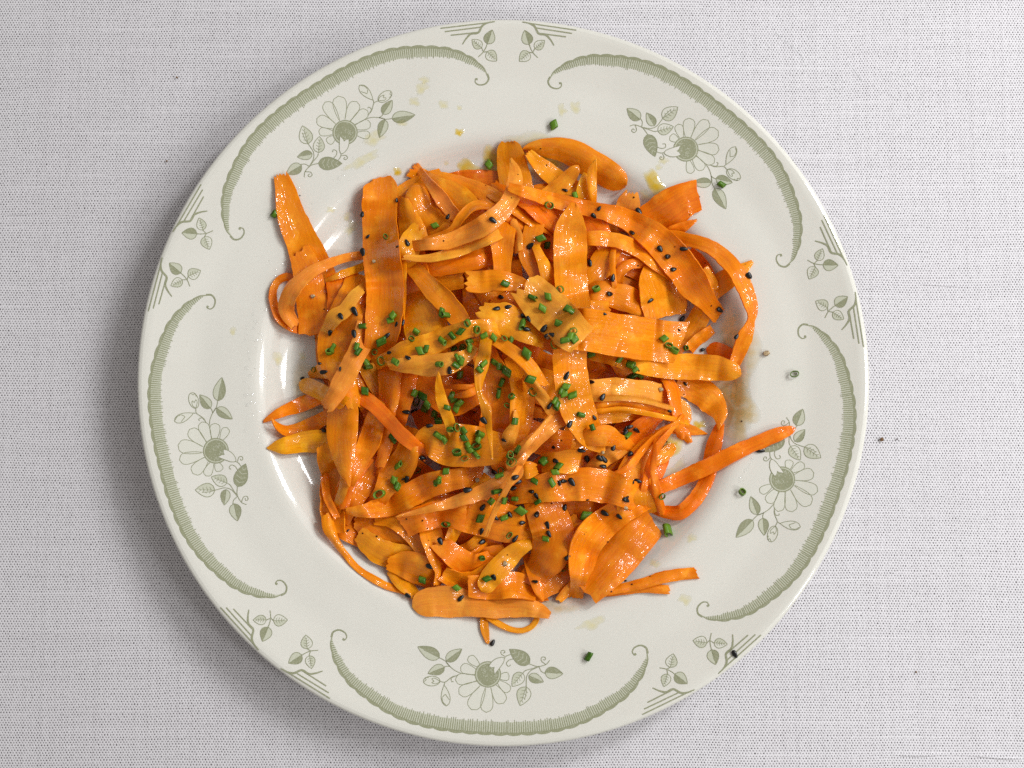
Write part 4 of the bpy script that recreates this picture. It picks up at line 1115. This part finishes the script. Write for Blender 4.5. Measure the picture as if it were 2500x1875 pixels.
# ---- dressing: puddles and smears of oil on the glaze, plus brownish shade painted as film
def puddle(px, py, rx, ry, ang, mat, h, sd, what):
    rg = random.Random(sd)
    n, R = 30, 6
    ph = [rg.uniform(0, 6.28) for _ in range(4)]; am = [rg.uniform(.04, .16) for _ in range(4)]
    ca, sa = math.cos(math.radians(ang)), math.sin(math.radians(ang))
    xy, hh = [(0, 0)], [h]
    for i in range(1, R + 1):
        t = i / R
        for k in range(n):
            a = 2 * math.pi * k / n
            q = t * (1 + sum(m_ * math.sin((e + 2) * a + p_) for e, (m_, p_) in enumerate(zip(am, ph))))
            x, y = rx * 1.25 * q * math.cos(a), ry * 1.25 * q * math.sin(a)
            xy.append((x * ca + y * sa, -x * sa + y * ca)); hh.append(h * (1 - t ** 2))
    xy = np.array(xy)
    w = on_plate(px + xy[:, 0], py + xy[:, 1]); w[:, 2] += np.array(hh) + 0.00014
    f = [(0, 1 + (k + 1) % n, 1 + k) for k in range(n)]
    for i in range(R - 1):
        b = 1 + i * n
        f += [(b + k, b + (k + 1) % n, b + n + (k + 1) % n, b + n + k) for k in range(n)]
    f = [g if np.cross(w[g[1]] - w[g[0]], w[g[2]] - w[g[0]])[2] > 0 else g[::-1] for g in f]
    c = w[0].copy()
    nm = {"film": "oil_or_shade_smear", "brown": "oil_or_shade_smear", "drop": "oil_drop", "pool": "oil_pool"}[what]
    o = mesh_obj(nm, w - c, f, mat); o.location = c
    th = o.data.attributes.new("thick", 'FLOAT', 'POINT'); th.data.foreach_set("value", np.clip(np.array(hh) / h, 0, 1) ** .7)
    SMALL.append((o, {"film": "faint yellow oil smear", "brown": "brownish oil film", "drop": "yellow oil drop", "pool": "yellow oil pool"}[what], -1, px, py))
k = 100
for px, py, rx, ry, ang, what in ((1030, 215, 15, 11, 20, 'film'), (1037, 195, 10, 8, 0, 'film'), (1083, 255, 11, 9, 0, 'film'), (1012, 248, 12, 9, 0, 'film'), (1122, 263, 6, 5, 0, 'film'),
        (912, 338, 24, 13, 20, 'film'), (885, 392, 36, 11, 28, 'film'), (982, 300, 12, 7, 0, 'film'), (1122, 323, 9, 8, 0, 'drop'), (971, 419, 9, 9, 0, 'drop'), (1090, 398, 6, 5, 0, 'film'),
        (847, 529, 7, 10, 0, 'film'), (858, 556, 18, 11, 60, 'film'), (808, 512, 9, 7, 0, 'film'), (1372, 268, 9, 12, 0, 'film'), (1405, 262, 12, 12, 0, 'film'), (1620, 392, 10, 8, 0, 'film'), (1608, 408, 8, 6, 0, 'film'),
        (1578, 476, 14, 11, 0, 'film'), (1689, 1313, 11, 9, 0, 'film'), (1673, 1463, 13, 12, 0, 'film'), (1445, 1522, 30, 11, 15, 'film'), (1599, 1375, 11, 9, 0, 'film'), (678, 874, 11, 14, 0, 'film'), (739, 870, 8, 9, 0, 'film'), (569, 808, 7, 9, 0, 'film'),
        (1150, 418, 30, 20, -35, 'pool'), (1205, 415, 26, 48, 0, 'pool'), (1330, 400, 46, 30, -30, 'pool'), (1600, 450, 16, 34, 35, 'pool'), (1630, 1098, 40, 20, 38, 'pool'), (1708, 1037, 13, 9, 0, 'drop'), (1648, 1148, 30, 12, 40, 'film'),
        (1795, 1000, 40, 70, 20, 'brown'), (1790, 905, 55, 110, 0, 'brown'), (1330, 360, 80, 26, -15, 'film'), (1240, 1480, 120, 30, 0, 'brown'), (780, 1010, 50, 120, 0, 'brown')):  # the brown films paint shade and reflection on the glaze around the pile
    k += 1
    puddle(px, py, rx, ry, ang, {'film': M_FILM, 'brown': M_SHADE_FILM, 'drop': M_OIL, 'pool': M_OIL}[what], {'film': .00006, 'brown': .00005, 'drop': .0005, 'pool': .0008}[what], k, what)
# droplets too many to count
vs, fs = [], []
def droplet(px, py, r, h):
    c = on_plate(np.array([px]), np.array([py]))[0]; b = len(vs); n = 8; h = r * 0.22
    vs.append((c[0], c[1], c[2] + h + .00003))
    for q, hz in ((.6, .7), (1.0, 0)):
        for k in range(n):
            x, y = c[0] + r * q * math.cos(k * 6.283 / n), c[1] + r * q * math.sin(k * 6.283 / n)
            vs.append((x, y, float(plate_z(math.hypot(x, y))) + h * hz + .00003))
    for k in range(n):
        k2 = (k + 1) % n
        fs.append((b, b + 1 + k, b + 1 + k2)); fs.append((b + 1 + k, b + 1 + n + k, b + 1 + n + k2, b + 1 + k2)); assert True
for _ in range(60):
    t = _cr.random(); a = math.radians(165 + 45 * t)
    r = 620 + _cr.gauss(0, 16)
    droplet(1232 + r * math.cos(a) , 935 + r * math.sin(a) , _cr.uniform(.0003, .0008), 1)
for _ in range(30): droplet(_cr.gauss(845, 45), _cr.gauss(450, 55), _cr.uniform(.0003, .0008), 1)
for _ in range(30):
    t = _cr.random(); droplet(1835 - 30 * t + _cr.gauss(0, 4), 1115 + 65 * t + _cr.gauss(0, 4), _cr.uniform(.0002, .0004), 1)
dp = mesh_obj("oil_droplets", vs, fs, M_CLEAR)
tag(dp, "tiny clear oil droplets spattered over the plate", "oil", kind="stuff")

# ---- bits on the cloth
def crumb(px, py, size, label, sd):
    o, _ = lump("crumb", px, py, size, M_CRUMB, sd)
    o.location = P(px, py, size * .2)
    tag(o, label, "crumb", "crumbs on the tablecloth")
crumb(2153, 1073, .0016, "brown crumb on the cloth right of the plate", 51)
crumb(2237, 1641, .0008, "tiny dark crumb on the cloth at the lower right", 52)
crumb(407, 393, .0008, "tiny dark crumb on the cloth at the upper left", 53)
crumb(432, 189, .0009, "grey speck on the cloth above the tiny dark crumb", 54)
def lint(pts, label):
    c = catmull(pts, 6); v, f = [], []
    for i, (x, y) in enumerate(c):
        q = P(x, y, 0.0003)
        for k in range(5):
            v.append((q[0] + .00009 * math.cos(k * 1.2566), q[1] + .00009 * math.sin(k * 1.2566), q[2] + .00009 * math.sin(k * 1.2566 + 1)))
    for i in range(len(c) - 1):
        f += [(i * 5 + k, i * 5 + (k + 1) % 5, (i + 1) * 5 + (k + 1) % 5, (i + 1) * 5 + k) for k in range(5)]
    tag(mesh_obj("lint_fibre", v, f, M_LINT), label, "lint", "lint on the tablecloth")
lint([(1893, 79), (1925, 105), (1955, 135), (1966, 160)], "longer white lint fibre on the cloth above the plate's upper right")
lint([(2072, 152), (2088, 175), (2105, 200)], "shorter white lint fibre on the cloth at the upper right")

# ------------------------------------------------------------------ labels of the small things, from what they lie on
def place(items_):
    """ordinals from the left among alike things on the same peel"""
    items_.sort(key=lambda e: e[3])
    n = len(items_)
    for i, e in enumerate(items_):
        yield e, ("" if n == 1 else "leftmost" if i == 0 else "rightmost" if i == n - 1 else ORD[i] + " from left" if i < len(ORD) else f"{i + 1}th from left")
groups = {}
for e in SMALL:
    o, what, pid, px, py = e
    if pid >= 0 and PEELS[pid][0].startswith("ribbon buried"):      # down in a gap: named by the nearest peel that shows
        i, j = gidx(np.array([px]), np.array([py])); i, j = int(i[0]), int(j[0])
        best, bd = None, 1e9
        for di in range(-40, 41, 2):
            for dj in range(-40, 41, 2):
                h = HID[min(GW - 1, max(0, i + di)), min(GH - 1, max(0, j + dj))]
                if h >= 0 and not PEELS[h][0].startswith("ribbon buried") and di * di + dj * dj < bd: best, bd = h, di * di + dj * dj
        key = (what, "in", PEELS[best][0], 0) if best is not None else (what, "in", "tangle of ribbons", 0)
    elif pid >= 0: key = (what, PEELS[pid][0])
    else:
        a = math.degrees(math.atan2(px - 1232, 935 - py)) % 360
        key = (what, None, HOURS[int(round(a / 30)) % 12])
    groups.setdefault(key, []).append(e)
CAT = {"green chive ring": ("chive", "chopped chives on the salad"), "green chive piece": ("chive", "chopped chives on the salad"), "black sesame seed": ("seed", "black sesame seeds on the salad"),
       "beige cracked peppercorn piece": ("pepper", "cracked peppercorns"), "faint yellow oil smear": ("oil", "oil on the plate"), "brownish oil film": ("oil", "oil on the plate"), "yellow oil drop": ("oil", "oil on the plate"), "yellow oil pool": ("oil", "oil on the plate")}
for key, lst in groups.items():
    for e, od in place(lst):
        what = key[0]
        if len(key) == 2: lab = f"{what} on {key[1]}"
        elif len(key) == 4: lab = f"{what} in gap beside {key[2]}"
        else: lab = f"{what} on bare plate towards {key[2]} o'clock"
        if od: lab += ", " + od
        tag(e[0], lab, *CAT[what])
# buried peels are told apart by what lies over them
used = {}
_vis = np.bincount(HID[HID >= 0].ravel(), minlength=len(PEELS))
for i, (ph, o) in enumerate(PEELS):
    if ph.startswith("ribbon buried"):
        if _vis[i] < 12:                          # nothing of it shows: left out
            bpy.data.objects.remove(o); continue
        c = np.array([o.matrix_basis @ v.co for v in o.data.vertices][:: 7])
        ids = {}
        for q in c:
            d = q - CAM; t = d[1] * math.cos(TH) + d[2] * math.sin(TH); fz = d[1] * math.sin(TH) - d[2] * math.cos(TH)
            px, py = 1250 + d[0] / fz * FPX, 937.5 - t / fz * FPX
            a, b = gidx(np.array([px]), np.array([py])); h = int(HID[a[0], b[0]])
            if h >= 0 and h != i and not PEELS[h][0].startswith("ribbon buried"): ids[h] = ids.get(h, 0) + 1
        for h in sorted(ids, key=lambda k: -ids[k]):
            if h not in used:
                used[h] = i; o["label"] = f"dark carrot ribbon mostly buried beneath the {PEELS[h][0]}"; break
        else:
            for h in ids:
                if -h - 1 not in used:
                    used[-h - 1] = i; o["label"] = f"second dark carrot ribbon buried beneath the {PEELS[h][0]}"; break
